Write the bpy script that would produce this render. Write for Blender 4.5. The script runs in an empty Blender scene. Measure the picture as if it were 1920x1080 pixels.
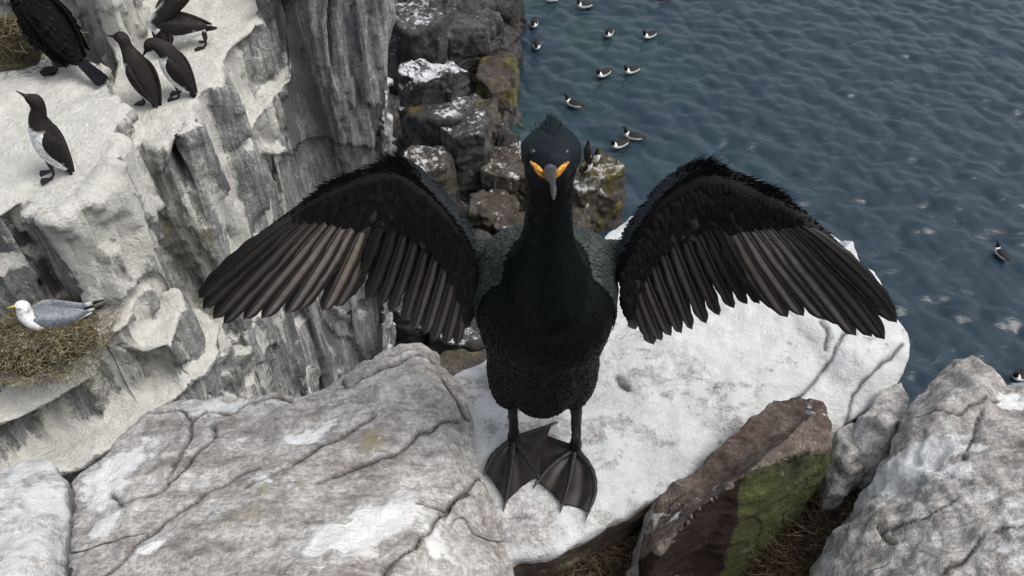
import bpy, bmesh, math, random
import numpy as np
from mathutils import Vector, Matrix
from mathutils.geometry import delaunay_2d_cdt

R = math.radians
scene = bpy.context.scene
COL = scene.collection

# ------------------------------------------------------------------ camera, sky, sun, exposure
# world: sea surface at z = 0, the camera stands 10 m above it at the cliff edge, looking down
CAM = np.array([0.0, 0.0, 10.0]); PITCH = 47.0; FPX = 1663.0
cam_d = bpy.data.cameras.new('camera'); cam = bpy.data.objects.new('camera', cam_d); COL.objects.link(cam)
cam.location = CAM; cam.rotation_euler = (R(90 - PITCH), 0, 0)
cam_d.sensor_width = 36.0; cam_d.lens = 36.0 * FPX / 1920.0
cam_d.clip_start = 0.02; cam_d.clip_end = 5000
scene.camera = cam

SUN_EL, SUN_AZ = 60.0, 100.0        # azimuth clockwise from +Y (away from the camera, to the right)
world = bpy.data.worlds.new("World"); scene.world = world; world.use_nodes = True
wn = world.node_tree; wn.nodes.clear()
sky = wn.nodes.new('ShaderNodeTexSky'); sky.sky_type = 'NISHITA'; sky.sun_disc = False
sky.sun_elevation = R(SUN_EL); sky.sun_rotation = R(SUN_AZ); sky.dust_density = 4.0; sky.air_density = 1.2
hs = wn.nodes.new('ShaderNodeHueSaturation'); hs.inputs['Saturation'].default_value = 0.42
bg = wn.nodes.new('ShaderNodeBackground'); bg.inputs['Strength'].default_value = 0.15
wo = wn.nodes.new('ShaderNodeOutputWorld')
wn.links.new(sky.outputs[0], hs.inputs['Color']); wn.links.new(hs.outputs[0], bg.inputs['Color'])
wn.links.new(bg.outputs[0], wo.inputs[0])
sun_d = bpy.data.lights.new('sun', 'SUN'); sun = bpy.data.objects.new('sun', sun_d); COL.objects.link(sun)
sun_d.energy = 1.3; sun_d.angle = R(30); sun_d.color = (1.0, 0.965, 0.92)
sd = Vector((math.sin(R(SUN_AZ)) * math.cos(R(SUN_EL)), math.cos(R(SUN_AZ)) * math.cos(R(SUN_EL)), math.sin(R(SUN_EL))))
sun.rotation_euler = sd.to_track_quat('Z', 'Y').to_euler()
scene.view_settings.view_transform = 'Standard'; scene.view_settings.look = 'None'
scene.view_settings.gamma = 1.0; scene.view_settings.exposure = 0.40
scene.view_settings.use_curve_mapping = False

# ------------------------------------------------------------------ helpers: rays
FW = np.array([0, math.cos(R(PITCH)), -math.sin(R(PITCH))]); UP = np.array([0, math.sin(R(PITCH)), math.cos(R(PITCH))])
def ray(px, py):
    return np.array([(px - 960) / FPX, 0, 0]) + FW + UP * ((540 - py) / FPX)
def PZ(px, py, z):            # point on the horizontal plane z (metres relative to the camera)
    d = ray(px, py); return CAM + d * (z / d[2])
def PY(px, py, y):            # point on the vertical plane y
    d = ray(px, py); return CAM + d * (y / d[1])

# ------------------------------------------------------------------ helpers: noise
_rs = np.random.RandomState(7); _perm = _rs.permutation(256).astype(np.int64); _perm = np.concatenate([_perm, _perm, _perm])
_g = _rs.normal(size=(256, 3)); _g /= np.linalg.norm(_g, axis=1)[:, None]
def noise(p):
    p = np.asarray(p, float); i = np.floor(p).astype(np.int64); f = p - i; u = f * f * f * (f * (f * 6 - 15) + 10)
    i &= 255; r = 0
    for dx in (0, 1):
        for dy in (0, 1):
            for dz in (0, 1):
                h = _perm[_perm[_perm[(i[:, 0] + dx) & 255] + ((i[:, 1] + dy) & 255)] + ((i[:, 2] + dz) & 255)]
                g = _g[h]; d = (f[:, 0] - dx) * g[:, 0] + (f[:, 1] - dy) * g[:, 1] + (f[:, 2] - dz) * g[:, 2]
                w = (u[:, 0] if dx else 1 - u[:, 0]) * (u[:, 1] if dy else 1 - u[:, 1]) * (u[:, 2] if dz else 1 - u[:, 2])
                r = r + w * d
    return r * 1.6
def fbm(p, o=4, g=0.5):
    a = 1; r = 0; q = np.asarray(p, float)
    for k in range(o):
        r = r + a * noise(q + 17.3 * k); q = q * 2.03; a *= g
    return r

# ------------------------------------------------------------------ helpers: objects
def tag(o, label=None, cat=None, group=None, kind=None):
    if label: o['label'] = label
    if cat: o['category'] = cat
    if group: o['group'] = group
    if kind: o['kind'] = kind
    return o
def empty(name, loc, label, cat, group=None):
    o = bpy.data.objects.new(name, None); COL.objects.link(o); o.location = loc; o.empty_display_size = 0.1
    return tag(o, label, cat, group)
def mkobj(name, V, F, mat, parent=None, origin=None, attrs=None, col=None, smooth=True):
    """V in world coordinates (or parent-local when parent is given)"""
    V = np.asarray(V, float); me = bpy.data.meshes.new(name)
    off = np.zeros(3) if origin is None else np.asarray(origin, float)
    me.from_pydata((V - off).tolist(), [], [tuple(int(a) for a in f) for f in F]); me.update()
    if smooth: me.polygons.foreach_set('use_smooth', [True] * len(me.polygons))
    if col is not None:
        a = me.color_attributes.new('Col', 'FLOAT_COLOR', 'POINT')
        c = np.ones((len(V), 4)); c[:, :3] = np.asarray(col); a.data.foreach_set('color', c.ravel())
    if attrs:
        for k, v in attrs.items():
            a = me.attributes.new(k, 'FLOAT', 'POINT'); a.data.foreach_set('value', np.asarray(v, float))
    me.materials.append(mat)
    o = bpy.data.objects.new(name, me); COL.objects.link(o); o.location = off
    if parent: o.parent = parent
    return o
def remesh(V, F, voxel):
    me = bpy.data.meshes.new('tmp'); me.from_pydata(np.asarray(V).tolist(), [], [tuple(int(a) for a in f) for f in F])
    bm = bmesh.new(); bm.from_mesh(me); bmesh.ops.recalc_face_normals(bm, faces=bm.faces); bm.to_mesh(me); bm.free()
    o = bpy.data.objects.new('tmp', me); COL.objects.link(o)
    m = o.modifiers.new('r', 'REMESH'); m.mode = 'VOXEL'; m.voxel_size = voxel
    dg = bpy.context.evaluated_depsgraph_get(); ev = o.evaluated_get(dg); em = ev.to_mesh()
    n = len(em.vertices); V2 = np.empty(n * 3); em.vertices.foreach_get('co', V2); V2 = V2.reshape(-1, 3)
    F2 = [tuple(p.vertices) for p in em.polygons]
    ev.to_mesh_clear(); bpy.data.objects.remove(o); bpy.data.meshes.remove(me)
    return V2, F2
def normals(V, F):
    Fa = np.array([f if len(f) == 4 else (f[0], f[1], f[2], f[2]) for f in F]); N = np.zeros_like(V)
    n = np.cross(V[Fa[:, 2]] - V[Fa[:, 0]], V[Fa[:, 3]] - V[Fa[:, 1]])
    for k in range(4): np.add.at(N, Fa[:, k], n)
    return N / (np.linalg.norm(N, axis=1)[:, None] + 1e-12)
def smoothv(V, F, it=2):
    Fa = np.array([f if len(f) == 4 else (f[0], f[1], f[2], f[2]) for f in F])
    for _ in range(it):
        S = np.zeros_like(V); c = np.zeros(len(V))
        for a, b in ((0, 1), (1, 2), (2, 3), (3, 0)):
            np.add.at(S, Fa[:, a], V[Fa[:, b]]); np.add.at(c, Fa[:, a], 1); np.add.at(S, Fa[:, b], V[Fa[:, a]]); np.add.at(c, Fa[:, b], 1)
        V = 0.5 * V + 0.5 * S / c[:, None]
    return V
def seg_dist(V, pts):
    d = np.full(len(V), 1e9)
    for a, b in zip(pts[:-1], pts[1:]):
        ab = b - a; t = np.clip(((V - a) @ ab) / (ab @ ab + 1e-12), 0, 1)
        d = np.minimum(d, np.linalg.norm(V - a - t[:, None] * ab, axis=1))
    return d
class MB:
    def __init__(s): s.V = []; s.F = []; s.C = []
    def add(s, V, F, col=None):
        b = len(s.V); s.V += [tuple(v) for v in V]; s.F += [tuple(i + b for i in f) for f in F]
        V = list(V)
        if col is not None:
            c = np.asarray(col, float); c = np.tile(c, (len(V), 1)) if c.ndim == 1 else c; s.C += [tuple(x) for x in c]
        else: s.C += [(0.1, 0.1, 0.1)] * len(V)
    def obj(s, name, mat, parent=None, origin=None, smooth=True): return mkobj(name, np.array(s.V), s.F, mat, parent, origin, None, np.array(s.C), smooth)
def catmull(P, m):
    P = np.asarray(P, float); n = len(P); out = []
    Q = np.vstack([2 * P[0] - P[1], P, 2 * P[-1] - P[-2]])
    for t in np.linspace(0, n - 1, m):
        i = min(int(t), n - 2); f = t - i; a, b, c, d = Q[i], Q[i + 1], Q[i + 2], Q[i + 3]
        out.append(0.5 * ((2 * b) + (c - a) * f + (2 * a - 5 * b + 4 * c - d) * f * f + (3 * b - 3 * c + d - a) * f ** 3))
    return np.array(out)
def loft(ctrl, side=(1, 0, 0), n=16, m=32):
    """ctrl rows: x y z r_side r_other ; returns V, F, (s, angle)"""
    C = catmull(ctrl, m); P = C[:, :3]; T = np.gradient(P, axis=0); T /= np.linalg.norm(T, axis=1)[:, None] + 1e-9
    V = []; S = []
    for i in range(m):
        sd_ = np.asarray(side, float); sd_ = sd_ - T[i] * (sd_ @ T[i]); sd_ /= np.linalg.norm(sd_) + 1e-9; ot = np.cross(T[i], sd_)
        for k in range(n):
            a = 2 * math.pi * k / n
            V.append(P[i] + sd_ * math.cos(a) * max(C[i, 3], 1e-4) + ot * math.sin(a) * max(C[i, 4], 1e-4)); S.append((i / (m - 1), a))
    F = [(i * n + k, i * n + (k + 1) % n, (i + 1) * n + (k + 1) % n, (i + 1) * n + k) for i in range(m - 1) for k in range(n)]
    V.append(P[0] - T[0] * C[0, 3] * .3); V.append(P[-1] + T[-1] * C[-1, 3] * .3); S += [(0, 0), (1, 0)]; a = len(V) - 2
    F += [(a, (k + 1) % n, k) for k in range(n)] + [(a + 1, (m - 1) * n + k, (m - 1) * n + (k + 1) % n) for k in range(n)]
    return np.array(V), F, np.array(S)
def join(*parts):
    V = []; F = []; b = 0
    for p in parts:
        V.append(np.asarray(p[0])); F += [tuple(i + b for i in f) for f in p[1]]; b += len(p[0])
    return np.vstack(V), F
def unit(v): v = np.asarray(v, float); return v / (np.linalg.norm(v) + 1e-12)

# ------------------------------------------------------------------ helpers: materials
class NT:
    def __init__(s, name):
        s.m = bpy.data.materials.new(name); s.m.use_nodes = True; s.t = s.m.node_tree; s.t.nodes.clear()
        s.out = s.t.nodes.new('ShaderNodeOutputMaterial'); s.b = s.t.nodes.new('ShaderNodeBsdfPrincipled')
        s.t.links.new(s.b.outputs[0], s.out.inputs[0])
    def L(s, a, b): s.t.links.new(a, b)
    def set(s, inp, v):
        if isinstance(v, bpy.types.NodeSocket): s.L(v, inp)
        elif isinstance(v, (tuple, list)) and inp.type == 'RGBA' and len(v) == 3: inp.default_value = (*v, 1)
        else: inp.default_value = v
    def coord(s, scale=(1, 1, 1), rot=(0, 0, 0), world_=False):
        if world_: c = s.t.nodes.new('ShaderNodeNewGeometry').outputs['Position']
        else: c = s.t.nodes.new('ShaderNodeTexCoord').outputs['Object']
        m = s.t.nodes.new('ShaderNodeMapping'); m.inputs['Scale'].default_value = scale; m.inputs['Rotation'].default_value = rot
        s.L(c, m.inputs[0]); return m.outputs[0]
    def noise(s, co, scale, detail=6, rough=0.55, dist=0.0):
        n = s.t.nodes.new('ShaderNodeTexNoise'); s.L(co, n.inputs['Vector']); n.inputs['Scale'].default_value = scale
        n.inputs['Detail'].default_value = detail; n.inputs['Roughness'].default_value = rough; n.inputs['Distortion'].default_value = dist
        return n.outputs['Fac']
    def voro(s, co, scale, feat='DISTANCE_TO_EDGE', rnd=1.0):
        n = s.t.nodes.new('ShaderNodeTexVoronoi'); n.feature = feat; s.L(co, n.inputs['Vector']); n.inputs['Scale'].default_value = scale
        n.inputs['Randomness'].default_value = rnd; return n.outputs['Distance']
    def ramp(s, f, a, b, lo=0.0, hi=1.0):
        n = s.t.nodes.new('ShaderNodeMapRange'); n.interpolation_type = 'SMOOTHSTEP'; s.set(n.inputs['Value'], f); n.inputs['From Min'].default_value = a
        n.inputs['From Max'].default_value = b; n.inputs['To Min'].default_value = lo; n.inputs['To Max'].default_value = hi; return n.outputs[0]
    def math(s, op, a, b=0.0, clamp=False):
        n = s.t.nodes.new('ShaderNodeMath'); n.operation = op; s.set(n.inputs[0], a); s.set(n.inputs[1], b); n.use_clamp = clamp; return n.outputs[0]
    def mix(s, f, a, b, mode='MIX'):
        n = s.t.nodes.new('ShaderNodeMix'); n.data_type = 'RGBA'; n.blend_type = mode; s.set(n.inputs[0], f); s.set(n.inputs[6], a); s.set(n.inputs[7], b); return n.outputs[2]
    def attr(s, name, what='Fac'):
        n = s.t.nodes.new('ShaderNodeAttribute'); n.attribute_name = name; return n.outputs[what]
    def bump(s, h, strength=0.5, dist=0.01, prev=None):
        n = s.t.nodes.new('ShaderNodeBump'); s.L(h, n.inputs['Height']); n.inputs['Strength'].default_value = strength; n.inputs['Distance'].default_value = dist
        if prev: s.L(prev, n.inputs['Normal'])
        return n.outputs[0]

def rock_mat(name, c1, c2, c3, k=1.0, strata=(1, 1, 1), rot=(0, 0, 0), white=(0.72, 0.72, 0.70), lichen=(0.16, 0.16, 0.08), wbias=0.0, rough=0.9, bumpd=0.004, cracks=True, rust_shadow_col=(0.17, 0.09, 0.06)):
    """k: texture frequency (1 = metre-sized rock seen at one metre). attributes guano, lichen, crack, rusty steer where the stains and painted shade sit"""
    n = NT(name); co = n.coord(); st = n.coord(strata, rot)
    a = n.noise(co, 5 * k, 8, .6, .3); b = n.noise(st, 14 * k, 8, .65, .2); c = n.noise(co, 60 * k, 6, .7); d = n.noise(co, 190 * k, 3, .7)
    base = n.mix(n.ramp(a, .36, .64), c1, c2); base = n.mix(n.ramp(b, .42, .66), base, c3)
    base = n.mix(n.ramp(n.noise(st, 30 * k, 5, .7), .55, .7, 0, .5), base, tuple(x * .45 for x in c1))
    st2 = n.coord((strata[0] * .8, strata[1] * 2.2, strata[2] * 1.5), rot); hl_ = n.noise(st2, 26 * k, 7, .7, .15); base = n.mix(n.ramp(hl_, .54, .66, 0, .55), base, tuple(x * .5 for x in c3)); base = n.mix(n.ramp(hl_, .30, .42, .5, 0), base, tuple(min(.6, x * 1.35) for x in c2))
    sp = n.math('MULTIPLY', n.ramp(c, .3, .7, .72, 1.28), n.ramp(d, .3, .7, .74, 1.26)); spc = n.t.nodes.new('ShaderNodeCombineColor')
    for i in range(3): n.L(sp, spc.inputs[i])
    base = n.mix(1.0, base, spc.outputs[0], 'MULTIPLY')
    base = n.mix(n.ramp(n.math('ADD', n.attr('rust_shadow'), n.math('MULTIPLY', n.math('SUBTRACT', b, .5), 1.2)), .35, .8), base, rust_shadow_col)
    lf = n.math('ADD', n.attr('lichen'), n.math('MULTIPLY', n.math('SUBTRACT', n.noise(co, 22 * k, 7, .7), .5), 2.2))
    base = n.mix(n.ramp(lf, .35, .85, 0, .85), base, n.mix(n.ramp(n.noise(co, 11 * k, 6, .65), .38, .66), tuple(x * .55 for x in lichen), tuple(x * 1.6 for x in lichen)))
    # bird whitewash: painted attribute broken up by noise, plus scattered splashes
    g = n.attr('guano'); w1 = n.noise(st, 9 * k, 9, .66, .4); w2 = n.noise(co, 38 * k, 6, .72)
    wf = n.math('ADD', n.math('ADD', g, n.math('MULTIPLY', n.math('SUBTRACT', w1, .5), 2.0)), n.math('MULTIPLY', n.math('SUBTRACT', w2, .5), 1.5))
    wf = n.ramp(wf, .42 - wbias, .70 - wbias)
    fleck = n.ramp(n.noise(co, 95 * k, 4, .6), .62, .72, 0, .6)
    wf = n.math('MAXIMUM', wf, n.math('MULTIPLY', fleck, n.ramp(a, .4, .6)))
    wcol = n.mix(n.ramp(n.noise(co, 26 * k, 7, .7), .35, .7), tuple(x * .82 for x in white), white)
    wcol = n.mix(n.ramp(n.noise(st, 17 * k, 6, .7), .56, .75, 0, .45), wcol, (white[0] * .68, white[1] * .62, white[2] * .46))
    base = n.mix(wf, base, wcol)
    cr = n.attr('crack')
    base = n.mix(cr, base, (.018, .015, .013))
    n.set(n.b.inputs['Base Color'], base); n.b.inputs['Roughness'].default_value = rough; n.b.inputs['Specular IOR Level'].default_value = .3
    h = n.math('ADD', n.math('MULTIPLY', b, 1.0), n.math('MULTIPLY', c, .45)); h = n.math('ADD', h, n.math('MULTIPLY', d, .30))
    if cracks:
        v = n.noise(st, 2.6 * k, 3, .5, .15); v = n.math('ABSOLUTE', n.math('SUBTRACT', v, .5)); cm = n.math('MULTIPLY', n.ramp(v, 0, .006, 1, 0), n.ramp(n.noise(co, 3.1 * k, 3, .5), .5, .62)); h = n.math('SUBTRACT', h, n.math('MULTIPLY', cm, .6)); base = n.mix(n.math('MULTIPLY', cm, .75), base, (.03, .027, .024)); n.set(n.b.inputs['Base Color'], base)
    h = n.math('ADD', h, n.math('MULTIPLY', wf, .12))
    n.set(n.b.inputs['Normal'], n.bump(h, 1.0, bumpd / 1.0 * 2.2)); return n.m

def feather_mat(name, rough=.55, sheen=.0, k=1.0, tint=None, spec=.25, bmp=.5, var=1.0):
    n = NT(name); co = n.coord(); c = n.attr('Col', 'Color'); f = n.noise(co, 160 * k, 5, .7); f2 = n.noise(co, 30 * k, 4, .6)
    m = n.math('MULTIPLY', n.ramp(f, .3, .7, 1 - .35 * var, 1 + .35 * var), n.ramp(f2, .3, .7, 1 - .2 * var, 1 + .2 * var)); cc = n.t.nodes.new('ShaderNodeCombineColor')
    for i in range(3): n.L(m, cc.inputs[i])
    n.set(n.b.inputs['Base Color'], n.mix(1.0, c, cc.outputs[0], 'MULTIPLY')); n.b.inputs['Roughness'].default_value = rough
    n.b.inputs['Specular IOR Level'].default_value = spec
    n.set(n.b.inputs['Normal'], n.bump(f, bmp, .002 / k)); return n.m
def plain_mat(name, col, rough=.6, k=60, spec=.4, var=.25):
    n = NT(name); co = n.coord(); f = n.noise(co, k, 4, .6)
    n.set(n.b.inputs['Base Color'], n.mix(n.ramp(f, .3, .7), tuple(c * (1 - var) for c in col), tuple(c * (1 + var) for c in col)))
    n.b.inputs['Roughness'].default_value = rough; n.b.inputs['Specular IOR Level'].default_value = spec
    n.set(n.b.inputs['Normal'], n.bump(f, .3, .001)); return n.m

# ------------------------------------------------------------------ the sea
def build_sea():
    def axis(lo, hi, step, far):
        a = list(np.arange(lo, hi, step)); s = step; x = hi; right = []
        while x < far: right.append(x); s *= 1.22; x += s
        s = step; x = lo - step; left = []
        while x > -far: left.append(x); s *= 1.22; x -= s
        return np.array(left[::-1] + a + right)
    X = axis(-2.5, 14, .042, 2500); Y = axis(5, 22, .042, 2500); gx, gy = np.meshgrid(X, Y); n = len(X)
    rs = np.random.RandomState(3); z = np.zeros_like(gx); dxx = np.zeros_like(gx); dyy = np.zeros_like(gx)
    wob = noise(np.stack([gx.ravel() * .25, gy.ravel() * .25, 0 * gx.ravel()], 1)).reshape(gx.shape)
    main = R(66)
    for i in range(90):
        lam = math.exp(rs.uniform(math.log(.19), math.log(1.1))); k = 2 * math.pi / lam
        th = main + rs.normal() * .62 + (.3 if lam < .35 else 0) * rs.normal(); kx, ky = k * math.cos(th), k * math.sin(th); ph = rs.uniform(0, 6.28)
        a = .0275 / k * (1.0 if lam > .4 else 1.0) * (1.15 if lam < .9 else .8); p = kx * gx + ky * gy + ph + wob * 1.2
        z += a * np.sin(p); dxx -= .8 * a * math.cos(th) * np.cos(p); dyy -= .8 * a * math.sin(th) * np.cos(p)
    fade = np.clip(1 - (np.hypot(gx - 5, gy - 12) - 14) / 60, 0, 1); z *= fade; gx = gx + dxx * fade; gy = gy + dyy * fade
    V = np.stack([gx.ravel(), gy.ravel(), z.ravel()], 1); m = len(Y)
    i = np.arange(m - 1)[:, None] * n + np.arange(n - 1)[None]; i = i.ravel(); F = np.stack([i, i + 1, i + n + 1, i + n], 1)
    t = NT('sea_water_surface'); co = t.coord(world_=True)
    nb = t.noise(t.coord((1, 2.0, 1), (0, 0, R(18)), True), 3.6, 6, .6, .3); nb2 = t.noise(t.coord((1, 2.4, 1), (0, 0, R(20)), True), 11, 4, .6, .3)
    big = t.noise(co, .35, 3, .5); sep = t.t.nodes.new('ShaderNodeSeparateXYZ'); t.L(co, sep.inputs[0])
    near = t.ramp(sep.outputs[0], .5, 6.5, 1, 0)
    green = t.math('MULTIPLY', near, t.ramp(big, .42, .62))
    c = t.mix(green, (.017, .033, .047), (.020, .046, .047)); c = t.mix(t.ramp(t.noise(co, 1.1, 4, .6), .45, .65, 0, .6), c, (.012, .025, .038))
    t.set(t.b.inputs['Base Color'], c); t.b.inputs['Roughness'].default_value = .12; t.b.inputs['IOR'].default_value = 1.333
    b = t.bump(nb, .40, .028); b = t.bump(nb2, .35, .008, b); t.set(t.b.inputs['Normal'], b)
    o = mkobj('sea', V, F, t.m); tag(o, kind='structure'); return o
build_sea()

# ------------------------------------------------------------------ rock building
def prism(top, bottom):
    n = len(top); V = np.vstack([top, bottom]); F = [tuple(range(n)), tuple(range(2 * n - 1, n - 1, -1))]
    F += [(i, (i + 1) % n, n + (i + 1) % n, n + i) for i in range(n)]; return V, F
def cdt_top(pts, outline_n):
    """pts world (N,3), the first outline_n form the outline; triangulated in plan"""
    ed = [(i, (i + 1) % outline_n) for i in range(outline_n)]
    v2, e, f, ov, oe, of = delaunay_2d_cdt([Vector((p[0], p[1])) for p in pts], ed, [], 1, 1e-6)
    V = []
    for i, q in enumerate(v2):
        src = ov[i]
        V.append(pts[src[0]] if src else np.array([q[0], q[1], pts[:, 2].mean()]))
    return np.array(V), [tuple(x) for x in f]
def top_rock(outline, inner, zb, flare=0.0, lean=(0, 0)):
    """closed rock: its top surface through given points, sides running down to zb (all z relative to camera)"""
    o = [PZ(*p) for p in outline]; pts = np.array(o + [PZ(*p) for p in inner]); n = len(o)
    # refine the top with plan-interpolated points is left to the remesher
    V, F = cdt_top(pts, n)
    c = pts[:n].mean(0); b = []
    for p in o:
        d = unit([p[0] - c[0], p[1] - c[1], 0]); q = p + d * flare + np.array([lean[0], lean[1], 0]); q[2] = 10 + zb; b.append(q)
    bi = len(V); V = np.vstack([V, b])
    idx = []
    for p in o: idx.append(int(np.argmin(np.linalg.norm(V[:bi] - p, axis=1))))
    F = list(F) + [(idx[i], idx[(i + 1) % n], bi + (i + 1) % n, bi + i) for i in range(n)] + [tuple(range(bi + n - 1, bi - 1, -1))]
    return V, F
def finish_rock(name, V, F, voxel, mat, amp=.01, k=8, facet=.012, seed=0, smooth_it=3, strata=None, cracks=(), guano=(), lichen=(), rust_shadow=(), gtop=0.0, gbase=0.0, parent=None, zcut=None, crackw=.004, crackd=.010, extra=None, tri=True):
    V, F = remesh(V, F, voxel); V = smoothv(V, F, smooth_it); N = normals(V, F); s = np.array([seed * 13.7, seed * 5.1, seed * 9.3])
    q = V * k + s
    cell = np.floor((fbm(q * .55, 2) * 6 + (V @ np.array(strata if strata is not None else (.3, .2, .9))) * k * 2.2)) # terraces
    stp = (noise(np.stack([cell * 1.7 + seed, cell * .6, cell * .3], 1) + .37 + .25 * q)) 
    D = amp * fbm(q, 4) + facet * stp * .6 + amp * .35 * fbm(q * 5, 3)
    V = V + N * D[:, None]; V = smoothv(V, F, 1); crack = np.zeros(len(V))
    for c in cracks:
        w = crackw if len(c) < 2 or not isinstance(c[1], float) else c[1]; pts = c[0] if isinstance(c, tuple) else c
        P = [PZ(*p) for p in pts]; jit = .006 * np.stack([fbm(V * 30 + s, 2), fbm(V * 30 + s + 9, 2), 0 * V[:, 0]], 1) * (k / 8) ** -1
        P2 = [np.array([p[0], p[1], 0]) for p in P]; VV = V * np.array([1, 1, 0]) + jit
        d = seg_dist(VV, P2); m = np.exp(-(d / w) ** 2); V = V - np.array([0, 0, 1])[None] * (crackd * m)[:, None] * np.clip(N[:, 2:3], 0, 1); crack = np.maximum(crack, m * .9)
    N = normals(V, F)
    def blobs(L, base=0):
        A = np.full(len(V), float(base))
        for (px, py, z, ra, rb, ang, st) in L:
            c = PZ(px, py, z); d = V - c; ca, sa = math.cos(R(ang)), math.sin(R(ang)); u = d[:, 0] * ca + d[:, 1] * sa; v = -d[:, 0] * sa + d[:, 1] * ca
            A += st * np.exp(-(u / ra) ** 2 - (v / rb) ** 2)
        return A
    G = blobs(guano, gbase) + gtop * np.clip((N[:, 2] - .35) / .4, 0, 1)
    at = {'guano': G, 'lichen': blobs(lichen), 'crack': crack, 'rust_shadow': blobs(rust_shadow)}
    if extra: extra(V, N, at)
    org = np.array([V[:, 0].mean(), V[:, 1].mean(), V[:, 2].min()])
    return mkobj(name, V, F, mat, parent, org, at)

M_fg = rock_mat('grey_pink_rock', (.345, .328, .312), (.47, .455, .435), (.245, .225, .208), 1.0, (1.0, 2.8, 2.0), (0, 0, R(-38)), white=(.74, .74, .73), lichen=(.17, .155, .09))
M_slab = rock_mat('whitewashed_rock', (.40, .39, .375), (.50, .49, .48), (.30, .29, .28), 1.3, (1, 2.0, 1.6), (0, 0, R(-30)), white=(.60, .61, .61), wbias=.10, rust_shadow_col=(.05, .035, .025), cracks=False, lichen=(.2, .19, .1), bumpd=.003)
M_brown = rock_mat('red_brown_rock', (.115, .090, .074), (.155, .130, .110), (.075, .050, .042), 1.1, (1, 2.4, 1.6), (0, 0, R(-35)), lichen=(.050, .060, .013), rust_shadow_col=(.022, .012, .009))  # darkest brown is the painted shade of the wedge rock's left face
M_cliff = rock_mat('cliff_rock', (.30, .305, .30), (.44, .44, .425), (.19, .195, .198), .5, (5.0, 5.0, .42), (0, 0, 0), white=(.74, .728, .675), lichen=(.17, .155, .09), bumpd=.014, cracks=False, rust_shadow_col=(.15, .153, .152))
M_shore = rock_mat('wet_shore_rock', (.035, .033, .032), (.085, .08, .075), (.02, .02, .02), .3, (1.3, 1.3, .6), (0, 0, 0), white=(.62, .64, .66), lichen=(.075, .055, .015), bumpd=.02, rough=.7)
M_shore_b = rock_mat('brown_shore_rock', (.055, .044, .032), (.09, .08, .066), (.028, .023, .019), .3, (1.6, 1.6, .5), (0, 0, 0), white=(.6, .6, .6), lichen=(.1, .085, .02), bumpd=.02, rough=.75)
M_soil = rock_mat('dark_soil', (.05, .036, .026), (.075, .055, .038), (.03, .022, .016), 2.5, white=(.3, .28, .24), wbias=-.5, bumpd=.006)

# --- cliff across the gully, one mass down to the sea
def lvl(pts, z): return [np.array(PZ(px, py, z)) for px, py in pts]
def block(top, zb, dx=0.0, dy=0.0):
    top = np.array(top); b = top + np.array([dx, dy, 0]); b[:, 2] = 10 + zb; return prism(top, b)
def xyz(L): return [np.array([a, b, 10 + c]) for a, b, c in L]
cliff_parts = []
# white ledge of the dark birds
A = lvl([(-260, 470), (0, 402), (45, 372), (90, 402), (150, 360), (205, 290), (222, 232), (213, 160), (195, 110), (-60, 40), (-260, 20)], -2.3)
cliff_parts.append(block(A, -10.6, .12, .05))
# wall behind that ledge
cliff_parts.append(block(xyz([(-3.6, 3.9, -1.2), (-2.15, 3.95, -1.25), (-1.97, 3.80, -1.35), (-1.86, 3.9, -1.3), (-1.98, 4.6, -1.0), (-2.1, 6.5, -.8), (-3.8, 6.5, -.8)]), -10.6, .06, 0))
# ledge of the four guillemots
Bp = lvl([(200, 180), (262, 268), (345, 250), (352, 205), (400, 150), (440, 82), (470, 62), (522, 0), (540, -60), (240, -60), (215, 60)], -2.45)
cliff_parts.append(block(Bp, -10.6, -.02, .06))
# the tall fluted face with its corner at the right
Dp = xyz([(-1.34, 4.30, -2.5), (-1.20, 4.36, -2.1), (-1.0, 4.42, -1.9), (-.86, 4.37, -1.9), (-.61, 4.42, -1.8), (-.70, 5.2, -1.5), (-.9, 7.5, -1.2), (-2.6, 7.5, -1.2), (-1.6, 5.2, -1.8)])
cliff_parts.append(block(Dp, -10.6, -.93, .05))
Dk = xyz([(-1.62, 3.35, -3.0), (-1.42, 3.62, -2.9), (-1.30, 4.0, -2.8), (-1.1, 4.35, -2.75), (-1.1, 4.9, -2.7), (-1.9, 4.9, -2.7), (-1.9, 3.4, -3.0)])
cliff_parts.append(block(Dk, -10.6, -.12, .03))
for (x0, y0, w, zt, l) in ((-1.22, 4.30, .13, -2.3, -.5), (-.98, 4.33, .16, -2.0, -.62), (-.76, 4.34, .12, -2.0, -.72), (-1.42, 3.95, .14, -3.1, -.2), (-1.52, 3.6, .16, -3.5, -.1)):
    c = [(x0 + w * math.cos(t) * 1.1, y0 + w * math.sin(t) * .8, zt) for t in np.linspace(.3, 6.0, 6)]
    cliff_parts.append(block(xyz(c), -10.6, l, .05))
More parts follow.
